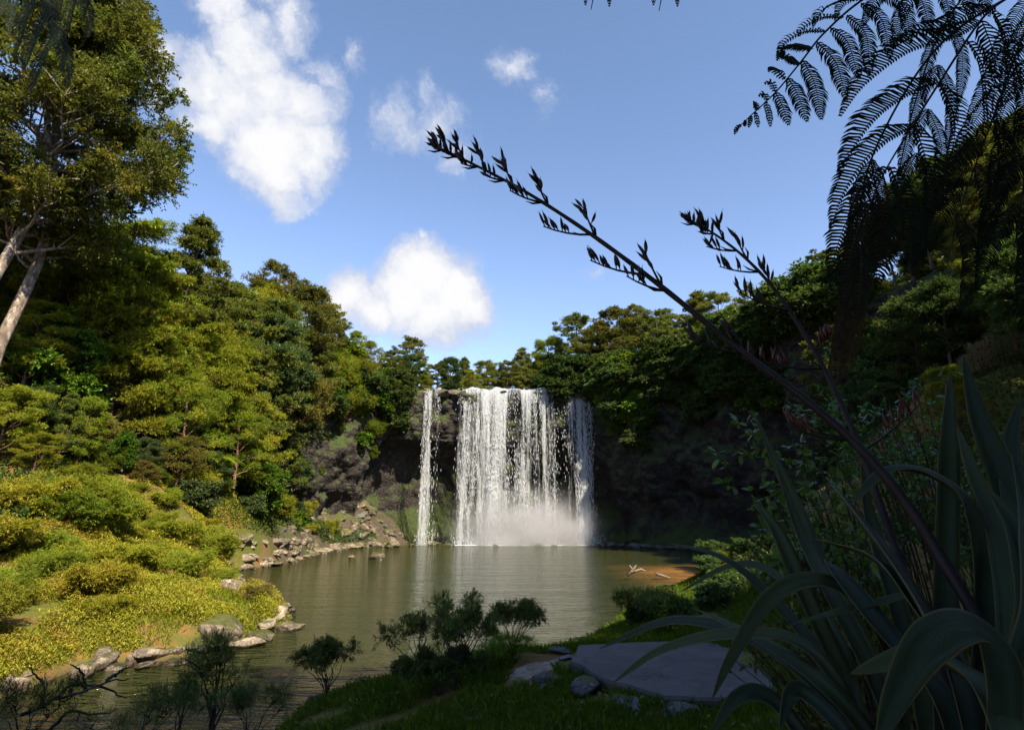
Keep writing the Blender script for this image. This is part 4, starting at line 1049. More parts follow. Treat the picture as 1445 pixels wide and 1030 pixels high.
tag(slab('concrete_platform', PLAT, 1.3, .7, M_CONC, '', 1), 'smooth grey concrete platform on the near bank behind the flax', 'platform')
M_PATH = rock_mat('trodden_earth', (.20, .15, .12), (.28, .22, .18), (.34, .28, .24), mossamt=.0, bumpd=.03)
PP = np.array([on_z(u, v, 1.0)[:2] for u, v in ((690, 950), (730, 935), (765, 929), (790, 932), (770, 944), (735, 956))])
c0 = PP.mean(0); th_ = np.linspace(0, 2 * PI, 48, endpoint=False); rim = np.array([np.interp(th_, np.linspace(0, 2 * PI, 7), np.append(PP[:, a_], PP[0, a_])) for a_ in (0, 1)]).T
rim = c0 + (rim - c0) * (1 + .25 * fbm(np.c_[rim * 2.2, rim[:, 0] * 0], 3, 4))[:, None]; V = np.concatenate([c0 + (rim - c0) * q_ for q_ in (1.0, .93, .7, .4, .1)]); zh = height(V) + .035; zh[:48] -= .08
mb = MB(); j = np.arange(48); mb.add(np.c_[V, zh], [[r_ * 48 + a_, r_ * 48 + (a_ + 1) % 48, (r_ + 1) * 48 + (a_ + 1) % 48, (r_ + 1) * 48 + a_] for r_ in range(4) for a_ in j]); mb.add(np.c_[V, zh][-48:], [list(range(48))])
struct(mb.build('path', M_PATH))
for k, (u, v, w_, h_, z, lab) in enumerate([
        (766, 957, 40, 18, 1.0, 'square-edged grey step stone below the earth path'), (772, 969, 32, 12, .9, 'flat pale stone lying in the grass below the step stone'),
        (795, 917, 34, 14, .9, 'wet grey rock at the waterline by the corner of the platform'), (800, 927, 30, 9, 1.0, 'flat rock between path and platform'),
        (822, 922, 26, 10, 1.1, 'low grey rock against the near-left corner of the platform'), (663, 1018, 42, 22, .9, 'dark flat stone at the bottom edge of the grass bank'),
        (640, 922, 34, 22, .35, 'dark upright block at the water below the middle shrub'), (450, 985, 46, 20, .1, 'long dark rock at the waterline below the left shrub'),
        (830, 965, 50, 34, .85, 'dark rock holding up the left side of the platform'), (885, 990, 52, 34, .75, 'mossy rock under the front edge of the platform'), (960, 1004, 56, 30, .75, 'dark rock under the front right of the platform'),
        (1010, 880, 60, 10, 1.1, 'low stone along the water side of the platform')]):
    rock_px(6 + k % 2, u, v, w_, h_, k * 1.3, lab, z=z, depth=.8)

# ------------------------------------------------------------------ small shrubs on the near bank
def small_shrub(seed, H, Rr, nst, leafm=M_SHADEF, L=.10, W=.017, ntuft=3, rad=.26, spread=.8, ntw=17, nlf=15):
    rng = np.random.default_rng(seed); tb = MB(); cb = MB()
    for i in range(nst):
        az = rng.uniform(0, 6.28); lean = rng.uniform(.2, 1) * spread * 1.25; ln_ = H * rng.uniform(.7, 1.0); tq = np.linspace(0, 1, 7)
        P = np.c_[np.cos(az) * lean * Rr * tq ** 1.2, np.sin(az) * lean * Rr * tq ** 1.2, ln_ * tq * (1 - .15 * lean)]; P[1:] += rng.normal(0, .02 * H, (6, 3)); P[0, 2] = -.25
        tube(tb, P, np.linspace(.022, .006, 7) * (H / 1.6), 5, cap=False)
        for j in range(ntuft):
            tj = rng.uniform(.7, 1.0) if j else 1.0; b0 = np.array([np.interp(tj, tq, P[:, a_]) for a_ in range(3)]); dr = rand_dir(rng, 1)[0]; dr[2] = abs(dr[2]) * .8 + .35
            b1 = b0 + dr * (0 if j == 0 else rng.uniform(.15, .36) * H * .55); tube(tb, [b0, (b0 + b1) / 2 + rng.normal(0, .015, 3), b1], [.010, .007, .004], 4, cap=False)
            clump_leaves(cb, rng, b1, rad * rng.uniform(.7, 1.2), .95, ntw, nlf, L, W, up=.7)
    return tb, cb


def shrub_px(seed, u, vb, vt, zb, wpx, nst, label, Yd=None, name='shrub', cat='shrub', **k):
    q = on_z(u, vb, zb) if Yd is None else at(u, vb, Yd); top = at(u, vt, q.y); H = top.z - q.z
    tb, cb = small_shrub(seed, H, wpx / 2 / F * q.y, nst, **k)
    root = empty(name, (q.x, q.y, q.z)); tag(root, label, cat); tb.build('stem', M_TWIG, root); cb.build('foliage', k.get('leafm', M_SHADEF), root)
    return root


shrub_px(1, 462, 978, 905, .35, 84, 11, 'small dark shrub alone at the water, left of the grass bank')
shrub_px(2, 590, 950, 868, 1.0, 105, 6, 'thin-stemmed shrub leaning left over the water', spread=1.1)
shrub_px(3, 640, 962, 850, 1.0, 110, 12, 'tallest multi-stemmed shrub in the middle of the grass bank')
shrub_px(4, 722, 918, 852, 1.0, 95, 13, 'dense dark rounded shrub with bare stems right of the tallest one')
shrub_px(5, 895, 872, 838, 1.0, 85, 12, 'low bushy clump at the water beyond the platform', rad=.3, ntuft=5)
shrub_px(6, 945, 878, 845, 1.3, 85, 12, 'low green clump behind the platform, beside the water', rad=.3, ntuft=5)
shrub_px(7, 300, 1040, 905, .6, 75, 9, 'upright dark feathery shrub at the bottom left corner', Yd=8.5, spread=.6, rad=.19, L=.08, W=.006, ntuft=5, ntw=10, nlf=13)
shrub_px(8, 350, 1050, 975, .6, 110, 8, 'dark low shrub at the bottom edge right of the feathery one', Yd=7.5, rad=.18, L=.075, W=.006, ntuft=4, ntw=9, nlf=12)
shrub_px(9, 190, 1065, 985, .6, 170, 9, 'dark spreading shrub along the bottom left edge', Yd=7.0, rad=.18, L=.075, W=.006, ntuft=4, ntw=9, nlf=12)
shrub_px(10, 30, 1050, 965, .6, 130, 8, 'dark sparse shrub in the bottom left corner', Yd=7.0, rad=.18, L=.075, W=.006, ntuft=4, ntw=9, nlf=12)
shrub_px(13, 245, 1060, 960, .6, 60, 7, 'thin dark twiggy shrub between the spreading and the feathery one', Yd=8.0, rad=.18, L=.075, W=.006, ntuft=4, ntw=9, nlf=12)
shrub_px(11, 620, 975, 925, .9, 120, 12, 'low dark heath at the foot of the tallest shrub', rad=.2, ntuft=4)
shrub_px(12, 690, 930, 900, 1.0, 110, 9, 'low green tussock between the two larger shrubs', leafm=M_GRASS, L=.12, W=.008, rad=.2)
# dead branches reaching over the water at the bottom left
tb = MB(); rng = np.random.default_rng(4)
for pl in ([(30, 1010), (80, 985), (120, 975), (150, 960), (182, 958)], [(70, 1030), (95, 1002), (130, 1008), (165, 1003)], [(80, 985), (100, 965), (140, 968), (160, 975), (175, 985)], [(60, 1000), (62, 965), (40, 940)], [(120, 975), (118, 950), (100, 935)], [(150, 960), (170, 948), (178, 940)]):
    P = np.array([at(u, v, 7.2 + .25 * math.sin(i * 2 + u))[:] for i, (u, v) in enumerate(pl)]); tt_ = np.linspace(0, len(P) - 1, 14)
    P = np.stack([np.interp(tt_, range(len(P)), P[:, a_]) for a_ in range(3)], 1) + rng.normal(0, .008, (14, 3)); tube(tb, P, np.linspace(.022, .006, 14), 5)
o = tb.build('dead_branch', M_TWIG); tag(o, 'bare dark forked branch over the stream at the bottom left', 'branch')
# driftwood in the shallows
tb = MB()
for pl in ([(885, 812), (893, 804), (898, 797)], [(890, 808), (905, 803), (912, 806)], [(893, 804), (888, 797)], [(925, 797), (938, 801), (945, 803)]):
    q = [on_z(u, 812, .05) for u, v in pl]; P = np.array([[at(u, v, 44)[0], 44, at(u, v, 44)[2]] for u, v in pl]); P[:, 2] -= P[:, 2].min() - .1 if pl[0][0] == 925 else 0; tube(tb, P, [.12, .09, .04][:len(P)] if len(P) == 3 else [.08, .04], 5)
tag(tb.build('driftwood', M_DEADW), 'forked driftwood stranded in the orange shallows of the pool', 'driftwood')

# ------------------------------------------------------------------ ferns
def catmull(P, n):
    P = np.asarray(P, float); Q = np.vstack([2 * P[0] - P[1], P, 2 * P[-1] - P[-2]]); r = []
    for i in range(len(P) - 1):
        p0, p1, p2, p3 = Q[i:i + 4]
        for k in range(n):
            t_ = k / n; r.append(.5 * ((2 * p1) + (-p0 + p2) * t_ + (2 * p0 - 5 * p1 + 4 * p2 - p3) * t_ ** 2 + (-p0 + 3 * p1 - 3 * p2 + p3) * t_ ** 3))
    r.append(P[-1]); return np.array(r)


def frond_mesh(pts, plen, sideA, sideB, npin=34, leafl=.035, leafw=.007, droop=.5, start=.12, seed=0, r0=.010, dens=1.0, tipk=.75, curl=.25):
    """two-pinnate frond: rachis through pts; pinnae up to plen long leaving along sideA and sideB"""
    rng = np.random.default_rng(seed); st = MB(); lf = MB(); C = catmull(pts, 14); k = len(C)
    tube(st, C, np.linspace(r0, r0 * .2, k), 5)
    T = norm(np.gradient(C, axis=0)); sideA = norm(np.array(sideA, float)); sideB = norm(np.array(sideB, float))
    for i in range(npin):
        for sd_ in (sideA, sideB):
            q = start + (1 - start) * (i + rng.uniform(-.15, .15)) / npin; q = min(max(q, start), .995); a_ = q * (k - 1); b0 = np.array([np.interp(a_, range(k), C[:, c_]) for c_ in range(3)]); tg = T[int(a_)]
            ln_ = plen * (min(1, (q - start) * 2.6 + .55)) * max(.05, 1 - ((q - start) / (1 - start)) ** 1.6) ** tipk * rng.uniform(.92, 1.06)
            if ln_ < .02: continue
            d0 = norm(sd_ + tg * .45 + rng.normal(0, .05, 3)); m_ = 10; tq = np.linspace(0, 1, m_)
            P = b0 + d0 * (tq * ln_)[:, None]; P[:, 2] -= droop * ln_ * tq ** 1.8; P += tg * (curl * ln_ * tq ** 2)[:, None]
            tube(st, P, np.linspace(r0 * .28, .0008, m_), 3, cap=False)
            nl_ = max(5, int(ln_ / (leafw * 1.75) * dens)); w_ = np.linspace(.04, .99, nl_); B = np.stack([np.interp(w_, tq, P[:, c_]) for c_ in range(3)], 1)
            TT = norm(np.gradient(P, axis=0)); Tb = np.stack([np.interp(w_, tq, TT[:, c_]) for c_ in range(3)], 1)
            across = norm(np.cross(Tb, np.cross(norm(np.array(sideA) * 1.0), tg) + [0, .9, .2]))
            ll = leafl * np.sin(PI * np.clip(w_ * .8 + .18, 0, 1)) ** .7 * min(1, ln_ / (plen * .5) + .15)
            for sg in (-1, 1):
                dd = across * sg + Tb * .32; dd[:, 2] -= .12; nn = norm(np.cross(dd, Tb)) + rng.normal(0, .12, (nl_, 3))
                leaves(lf, B, dd, nn, ll, leafw)
    return st, lf


def PX(lst): return [at(*a_)[:] for a_ in lst]


def add_frond(root, pts, plen, A, B, leaf=M_SILH, **k):
    st, lf = frond_mesh(pts, plen, A, B, **k); s_ = st.build('frond', M_TWIG, root); lf.build('leaflet_blade', leaf, s_)
    off = -root.location; s_.location = off
    return s_


fr = empty('tree_fern', (4.55, 3.9, 2.4)); tag(fr, 'tree fern whose dark fronds hang into the top right corner', 'tree fern')
mb = MB(); crown = at(1475, -35, 4.1); P = np.array([(4.55, 3.9, 1.9), (4.5, 3.95, 4), (4.3, 4.0, 6), (crown.x + .1, 4.1, crown.z - .15)]) - np.array(fr.location)
tube(mb, catmull(P, 8), .10, 10); mb.build('trunk', M_TWIG, fr)
def comb(st, lf, pts, wl, spc, r0=.006, wleaf=.012, sides=(1, 1), hang=.5, seed=0, nrm=(0, -1, 0)):
    """one pinna: midrib through pts with curved leaflets up to wl long on its two sides"""
    rng = np.random.default_rng(seed); C = catmull(pts, 10); k = len(C); cl = np.concatenate([[0], np.cumsum(np.linalg.norm(np.diff(C, axis=0), axis=1))])
    tube(st, C, np.linspace(r0, .0012, k), 4, cap=False); T = norm(np.gradient(C, axis=0)); n = max(6, int(cl[-1] / spc)); w_ = (np.arange(n) + .5) / n
    B = np.stack([np.interp(w_ * cl[-1], cl, C[:, c_]) for c_ in range(3)], 1); Tb = norm(np.stack([np.interp(w_ * cl[-1], cl, T[:, c_]) for c_ in range(3)], 1))
    ll = wl * np.clip(w_ * 5 + .35, 0, 1) * np.clip((1 - w_) * 2.2 + .06, 0, 1) ** .8 * rng.uniform(.9, 1.08, n)
    for sg, am in zip((-1, 1), sides):
        if am == 0: continue
        ac = norm(np.cross(Tb, norm(np.array(nrm, float)))) * sg; d1 = norm(ac + Tb * .30 + [0, 0, -hang * .35] + rng.normal(0, .05, (n, 3))); d2 = norm(ac * .8 + Tb * .55 + [0, 0, -hang * 1.2] + rng.normal(0, .05, (n, 3)))
        s1 = norm(np.cross(d1, nrm)) * wleaf * .5; L1 = (ll * am)[:, None]; m1 = B + d1 * L1 * .5; m2 = m1 + d2 * L1 * .32; tip = m2 + d2 * L1 * .2 + [0, 0, -.02 * hang]
        V = np.stack([B + s1 * .8, B - s1 * .8, m1 - s1, m1 + s1, m2 - s1 * .8, m2 + s1 * .8, tip], 1).reshape(-1, 3); o_ = np.arange(n)[:, None] * 7
        lf.add(V, np.concatenate([o_ + [0, 1, 2, 3], o_ + [3, 2, 4, 5]])); lf.add(V, o_ + [5, 4, 6])


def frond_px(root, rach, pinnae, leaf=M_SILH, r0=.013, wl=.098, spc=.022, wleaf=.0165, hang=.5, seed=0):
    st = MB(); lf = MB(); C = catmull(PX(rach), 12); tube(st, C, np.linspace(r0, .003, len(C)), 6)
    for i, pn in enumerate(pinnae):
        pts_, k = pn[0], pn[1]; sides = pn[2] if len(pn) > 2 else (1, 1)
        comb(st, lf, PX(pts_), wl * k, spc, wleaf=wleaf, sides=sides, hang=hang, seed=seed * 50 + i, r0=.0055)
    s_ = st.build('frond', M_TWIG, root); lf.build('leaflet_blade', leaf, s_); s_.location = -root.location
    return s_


# frond reaching farthest left over the sky
A = 3.8
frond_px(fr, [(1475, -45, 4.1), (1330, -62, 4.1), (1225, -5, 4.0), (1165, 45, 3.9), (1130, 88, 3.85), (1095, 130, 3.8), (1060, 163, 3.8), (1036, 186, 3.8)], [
    ([(1046, 176, A), (1040, 180, A), (1036, 190, A)], .22), ([(1052, 170, A), (1050, 178, A)], .2), ([(1060, 163, A), (1058, 172, A), (1056, 180, A)], .25), ([(1066, 158, A), (1068, 168, A), (1070, 180, A)], .3),
    ([(1080, 143, A), (1085, 160, A), (1087, 179, A)], .42), ([(1094, 130, A), (1104, 150, A), (1113, 177, A)], .8), ([(1112, 110, A), (1126, 135, A), (1139, 172, A)], 1.0), ([(1133, 85, A), (1150, 120, A), (1159, 169, A)], 1.1),
    ([(1068, 156, A), (1067, 148, A), (1063, 143, A)], .3), ([(1082, 142, A), (1078, 132, A), (1070, 136, A)], .35), ([(1094, 130, A), (1088, 116, A), (1078, 118, A)], .4), ([(1108, 112, A), (1096, 100, A), (1088, 95, 3.9), (1084, 102, 3.9)], .5),
    ([(1125, 92, A), (1112, 80, 3.9), (1100, 76, 3.9), (1096, 86, 3.9)], .6), ([(1145, 70, A), (1122, 64, 3.9), (1104, 68, 4.0), (1098, 84, 4.0)], .8),
    ([(1153, 60, A), (1180, 90, A), (1194, 142, A)], 1.15), ([(1172, 40, 3.9), (1196, 60, 3.9), (1212, 112, 3.9)], 1.15), ([(1195, 22, 3.9), (1222, 50, 3.9), (1226, 108, 3.9)], 1.1), ([(1215, 5, 4.0), (1245, 30, 4.0), (1256, 85, 4.0)], 1.1),
    ([(1240, -10, 4.0), (1275, 10, 4.0), (1285, 62, 4.0)], 1.1), ([(1270, -25, 4.0), (1300, 0, 4.0), (1313, 50, 4.0)], 1.1), ([(1300, -40, 4.0), (1330, -10, 4.0), (1345, 38, 4.0)], 1.1), ([(1330, -50, 4.0), (1360, -10, 4.0), (1372, 30, 4.0)], 1.1), ([(1360, -50, 4.0), (1385, -10, 4.0), (1396, 24, 4.0)], 1.1),
    ([(1165, 45, 3.9), (1135, 45, 4.0), (1108, 60, 4.1), (1098, 78, 4.1)], .9, (.3, 1)), ([(1190, 25, 3.9), (1160, 25, 4.0), (1132, 40, 4.1), (1128, 52, 4.1)], 1.0, (.3, 1)), ([(1220, 0, 3.9), (1190, 0, 4.0), (1160, 15, 4.2), (1147, 40, 4.2)], 1.0, (.3, 1)),
    ([(1260, -20, 4.0), (1225, -12, 4.2), (1190, 5, 4.3), (1178, 30, 4.3)], 1.0, (.4, 1)), ([(1300, -40, 4.0), (1262, -20, 4.2), (1235, 0, 4.3), (1215, 40, 4.3)], 1.0), ([(1330, -50, 4.0), (1300, -20, 4.2), (1270, 20, 4.3), (1262, 70, 4.3)], 1.0)], seed=1)
# the large frond crossing the corner, long side shoots sweeping left and hanging down
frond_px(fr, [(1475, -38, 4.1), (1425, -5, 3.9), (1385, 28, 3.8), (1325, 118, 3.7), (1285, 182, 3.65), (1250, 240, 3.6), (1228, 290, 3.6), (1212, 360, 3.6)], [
    ([(1384, 30, 3.8), (1345, 52, 3.75), (1280, 72, 3.7), (1220, 118, 3.7), (1186, 165, 3.7)], 1.75, (.12, 1)), ([(1326, 116, 3.7), (1285, 130, 3.65), (1235, 165, 3.6), (1200, 215, 3.6), (1184, 252, 3.6)], 1.5, (.12, 1)),
    ([(1288, 178, 3.65), (1250, 198, 3.6), (1215, 232, 3.6), (1186, 280, 3.6), (1173, 322, 3.6)], 1.35, (.15, 1)), ([(1254, 236, 3.6), (1225, 262, 3.6), (1198, 305, 3.6), (1180, 355, 3.6), (1174, 410, 3.6)], 1.1, (.3, 1)),
    ([(1232, 282, 3.6), (1212, 320, 3.6), (1196, 380, 3.6), (1190, 440, 3.6)], .9), ([(1405, 12, 3.85), (1368, 20, 3.8), (1330, 40, 3.8), (1290, 48, 3.8), (1262, 66, 3.8)], 1.4, (.3, 1)),
    ([(1365, 58, 3.75), (1385, 90, 3.8), (1392, 140, 3.85), (1386, 190, 3.9)], 1.45, (1, .25)), ([(1325, 118, 3.7), (1345, 160, 3.75), (1346, 200, 3.8), (1330, 250, 3.8)], 1.5, (1, .3)), ([(1290, 175, 3.65), (1305, 220, 3.7), (1312, 262, 3.75), (1300, 310, 3.8)], 1.5, (1, .3)),
    ([(1255, 235, 3.6), (1270, 270, 3.65), (1280, 310, 3.7), (1275, 355, 3.7)], 1.3, (1, .4)), ([(1235, 275, 3.6), (1245, 310, 3.65), (1245, 350, 3.7), (1238, 400, 3.7)], 1.1), ([(1215, 350, 3.6), (1215, 400, 3.6), (1208, 450, 3.6)], .7), ([(1400, 15, 3.8), (1418, 50, 3.9), (1425, 100, 4.0), (1410, 150, 4.0)], 1.5, (1, .3)),
    ([(1385, 28, 3.8), (1402, 75, 3.85), (1405, 110, 3.9)], 1.3, (1, 1))], wl=.135, spc=.029, wleaf=.020, hang=.45, seed=2)
# darker fronds behind it, filling the corner
frond_px(fr, [(1478, -35, 4.3), (1440, 60, 4.5), (1400, 170, 4.7), (1360, 280, 4.8), (1335, 380, 4.8)],
         [([(1478 - 30 * i, -20 + 68 * i, 4.4 + .08 * i), (1440 - 30 * i, 15 + 75 * i, 4.5 + .08 * i), (1395 - 30 * i, 90 + 75 * i, 4.6 + .07 * i)], 1.3) for i in range(5)] + [([(1460 - 27 * i, 20 + 70 * i, 4.5 + .08 * i), (1470 - 25 * i, 80 + 72 * i, 4.6 + .06 * i), (1455 - 25 * i, 160 + 70 * i, 4.6 + .06 * i)], 1.3) for i in range(5)], seed=3)
frond_px(fr, [(1482, -35, 4.4), (1470, 80, 4.7), (1450, 220, 4.8), (1430, 360, 4.8)],
         [([(1478 - 10 * i, 0 + 72 * i, 4.6), (1440 - 10 * i, 50 + 72 * i, 4.7), (1410 - 8 * i, 130 + 70 * i, 4.8)], 1.4) for i in range(5)] + [([(1478 - 10 * i, 20 + 72 * i, 4.6), (1488 - 10 * i, 70 + 72 * i, 4.7), (1470 - 8 * i, 160 + 70 * i, 4.8)], 1.4) for i in range(5)], seed=4)
frond_px(fr, [(1476, -40, 4.5), (1390, -30, 4.8), (1330, 40, 5.0), (1290, 150, 5.1), (1262, 280, 5.1), (1250, 380, 5.1)],
         [([(1340 - 15 * i, 30 + 62 * i, 5.0), (1312 - 15 * i, 75 + 62 * i, 5.0), (1300 - 16 * i, 140 + 60 * i, 5.0)], 1.1) for i in range(5)] + [([(1340 - 15 * i, 30 + 62 * i, 5.0), (1358 - 15 * i, 80 + 62 * i, 5.0), (1352 - 16 * i, 150 + 60 * i, 5.0)], 1.1) for i in range(5)], seed=5)
# the dead frond hanging straight down
frond_px(fr, [(1472, -32, 4.2), (1330, 60, 4.4), (1240, 200, 4.5), (1208, 320, 4.5), (1192, 440, 4.5), (1184, 540, 4.5)],
         [([(1232 - 5 * i, 225 + 30 * i, 4.5), (1212 - 4 * i, 262 + 30 * i, 4.5), (1200 - 3 * i, 320 + 27 * i, 4.5)], .95) for i in range(9)] + [([(1232 - 5 * i, 225 + 30 * i, 4.5), (1245 - 6 * i, 275 + 28 * i, 4.5), (1244 - 7 * i, 340 + 24 * i, 4.5)], .95) for i in range(9)], leaf=M_DEADF, hang=.9, seed=6)
for k, (a_, b_) in enumerate(((1560, 160), (1640, -120), (1560, -300))):
    frond_px(fr, [(1478, -38, 4.1), (1520, -60, 4.3), (a_, b_, 4.7)], [([(1478 + (a_ - 1478) * q, -38 + (b_ + 38) * q, 4.2 + .4 * q), (1490 + (a_ - 1478) * q, 40 + (b_ + 38) * q, 4.3 + .4 * q), (1485 + (a_ - 1478) * q, 130 + (b_ + 38) * q, 4.3 + .4 * q)], 1.2) for q in (.15, .35, .55, .75, .9)], seed=7 + k)

fl = empty('tree_fern', (-4.6, 2.4, 2.0)); tag(fl, 'tree fern whose dark frond tip hangs into the top left corner', 'tree fern')
mb = MB(); tube(mb, catmull(np.array([(0, 0, -.3), (.1, .1, 3), (.25, .2, 6.1)]), 8), .10, 10); mb.build('trunk', M_TWIG, fl)
c0 = (-4.35, 2.6, 8.1)
frond_px(fl, [(-330, -260, 3.2), (-120, -190, 4.4), (0, -110, 5.2), (62, -40, 5.5), (84, 30, 5.6), (86, 100, 5.6)],
         [([(10 + 14 * i, -90 + 26 * i, 5.3), (-5 + 12 * i, -55 + 28 * i, 5.4), (-8 + 10 * i, -5 + 27 * i, 5.5)], 1.2) for i in range(6)] + [([(20 + 13 * i, -80 + 27 * i, 5.3), (50 + 9 * i, -50 + 26 * i, 5.4), (60 + 7 * i, 5 + 24 * i, 5.5)], 1.1) for i in range(6)], hang=.7, seed=11)
frond_px(fl, [(-330, -260, 3.2), (-90, -230, 4.5), (40, -150, 5.3), (110, -70, 5.7), (124, 30, 5.7)],
         [([(50 + 14 * i, -130 + 28 * i, 5.4), (45 + 13 * i, -85 + 26 * i, 5.5), (48 + 11 * i, -40 + 24 * i, 5.6)], 1.0) for i in range(5)] + [([(60 + 14 * i, -120 + 28 * i, 5.4), (90 + 9 * i, -85 + 26 * i, 5.5), (96 + 7 * i, -35 + 22 * i, 5.6)], 1.0) for i in range(5)], hang=.7, seed=12)
for k, a_ in enumerate((2.2, 3.4, 4.6)):
    add_frond(fl, [c0, (c0[0] + math.cos(a_) * 1.2, c0[1] + math.sin(a_) * 1.2, c0[2] + .4), (c0[0] + math.cos(a_) * 2.4, c0[1] + math.sin(a_) * 2.4, c0[2] - .3)], .6, (math.sin(a_), -math.cos(a_), -.3), (-math.sin(a_), math.cos(a_), -.3), seed=13 + k, npin=18, leafl=.07, leafw=.012, dens=.5)
# frond tips dipping in at the top edge
ft = empty('tree_fern', (.9, -1.2, 2.5)); tag(ft, 'tree fern showing only two small frond tips at the top edge', 'tree fern')
mb = MB(); tube(mb, catmull(np.array([(0, 0, -.3), (.05, .0, 2.8), (.1, .1, 5.6)]), 8), .09, 10); mb.build('trunk', M_TWIG, ft)
c0 = (1.0, -1.1, 8.2)
for k, (u, v) in enumerate(((842, 12), (938, 14))):
    frond_px(ft, [(u + 160, -900, 1.2), (u + 60, -420, 2.2), (u + 22, -180, 3.0), (u, -30, 3.4), (u - 8, v + 2, 3.5)], [([(u + 18 - 8 * i, -150 + 34 * i, 3.1 + .09 * i), (u + 2 - 8 * i, -130 + 34 * i, 3.1 + .09 * i), (u - 6 - 6 * i, -100 + 29 * i, 3.2 + .08 * i)], .55) for i in range(4)] + [([(u + 20 - 8 * i, -150 + 34 * i, 3.1 + .09 * i), (u + 36 - 8 * i, -128 + 34 * i, 3.1 + .09 * i), (u + 40 - 8 * i, -98 + 29 * i, 3.2 + .08 * i)], .55) for i in range(4)] + [([(u + 2, -22, 3.4), (u + 16, -6, 3.4), (u + 18, 10, 3.4)], .3), ([(u, -22, 3.4), (u - 14, -8, 3.4), (u - 16, 8, 3.4)], .3)], seed=21 + k)

# bright tree fern in the left slope
tf = empty('tree_fern'); fpos = at(300, 655, 50); z0 = gz(fpos.x, fpos.y)
tf.location = (fpos.x, fpos.y, z0); tag(tf, 'bright lime tree fern spreading above the flat-topped brownish tree', 'tree fern')
Hf = max(1.5, fpos.z - z0); mb = MB(); tube(mb, [(0, 0, -.3), (0, 0, Hf * .5), (0, 0, Hf)], [.16, .13, .12], 8); mb.build('trunk', M_BARK, tf)
for k in range(11):
    a_ = k * 2 * PI / 11 + .2; ca, sa = math.cos(a_), math.sin(a_); c0 = np.array([fpos.x, fpos.y, z0 + Hf])
    pts_ = [c0, c0 + [ca * .9, sa * .9, .55], c0 + [ca * 1.9, sa * 1.9, .5], c0 + [ca * 2.8, sa * 2.8, -.1]]
    add_frond(tf, pts_, .62, (sa, -ca, -.1), (-sa, ca, -.1), leaf=M_FERN, seed=30 + k, npin=18, leafl=.13, leafw=.06, dens=.8, droop=.2)

# ------------------------------------------------------------------ flax: strap leaves and flower stalks
def strap(pts, w_, wnorm, fold=.22, n=12, twist=0.0):
    C = catmull(pts, n); k = len(C); T = norm(np.gradient(C, axis=0)); q = np.linspace(0, 1, k)
    wn = norm(np.array(wnorm, float)); s_ = norm(np.cross(T, wn)); up = norm(np.cross(s_, T))
    if twist: a_ = twist * q; s_, up = s_ * np.cos(a_)[:, None] + up * np.sin(a_)[:, None], up * np.cos(a_)[:, None] - s_ * np.sin(a_)[:, None]
    ww = w_ * np.minimum(1, .55 + q * 2) * np.clip((1 - q) / .38, 0, 1) ** .7; ww = np.maximum(ww, .0015)
    cols = [(-1, 1), (-.5, .42), (0, 0), (.5, .42), (1, 1)]; V = []; att = []
    for a_, b_ in cols: V.append(C + s_ * (ww * .5 * a_)[:, None] + up * (ww * fold * b_)[:, None]); att.append(np.full(k, a_))
    for a_, b_ in cols: V.append(C + s_ * (ww * .5 * a_)[:, None] + up * (ww * fold * b_ - .0018)[:, None]); att.append(np.full(k, a_))
    V = np.stack(V, 1); m_ = 10; mb = MB(); f = []
    i = np.arange(k - 1)
    for c_ in range(4): f.append(np.stack([i * m_ + c_, i * m_ + c_ + 1, (i + 1) * m_ + c_ + 1, (i + 1) * m_ + c_], -1)); f.append(np.stack([i * m_ + c_ + 6, i * m_ + c_ + 5, (i + 1) * m_ + c_ + 5, (i + 1) * m_ + c_ + 6], -1))
    f.append(np.stack([i * m_ + 0, (i + 1) * m_, (i + 1) * m_ + 5, i * m_ + 5], -1)); f.append(np.stack([i * m_ + 4, i * m_ + 9, (i + 1) * m_ + 9, (i + 1) * m_ + 4], -1))
    mb.add(V.reshape(-1, 3), np.concatenate(f), att=np.stack(att, 1).ravel())
    return mb


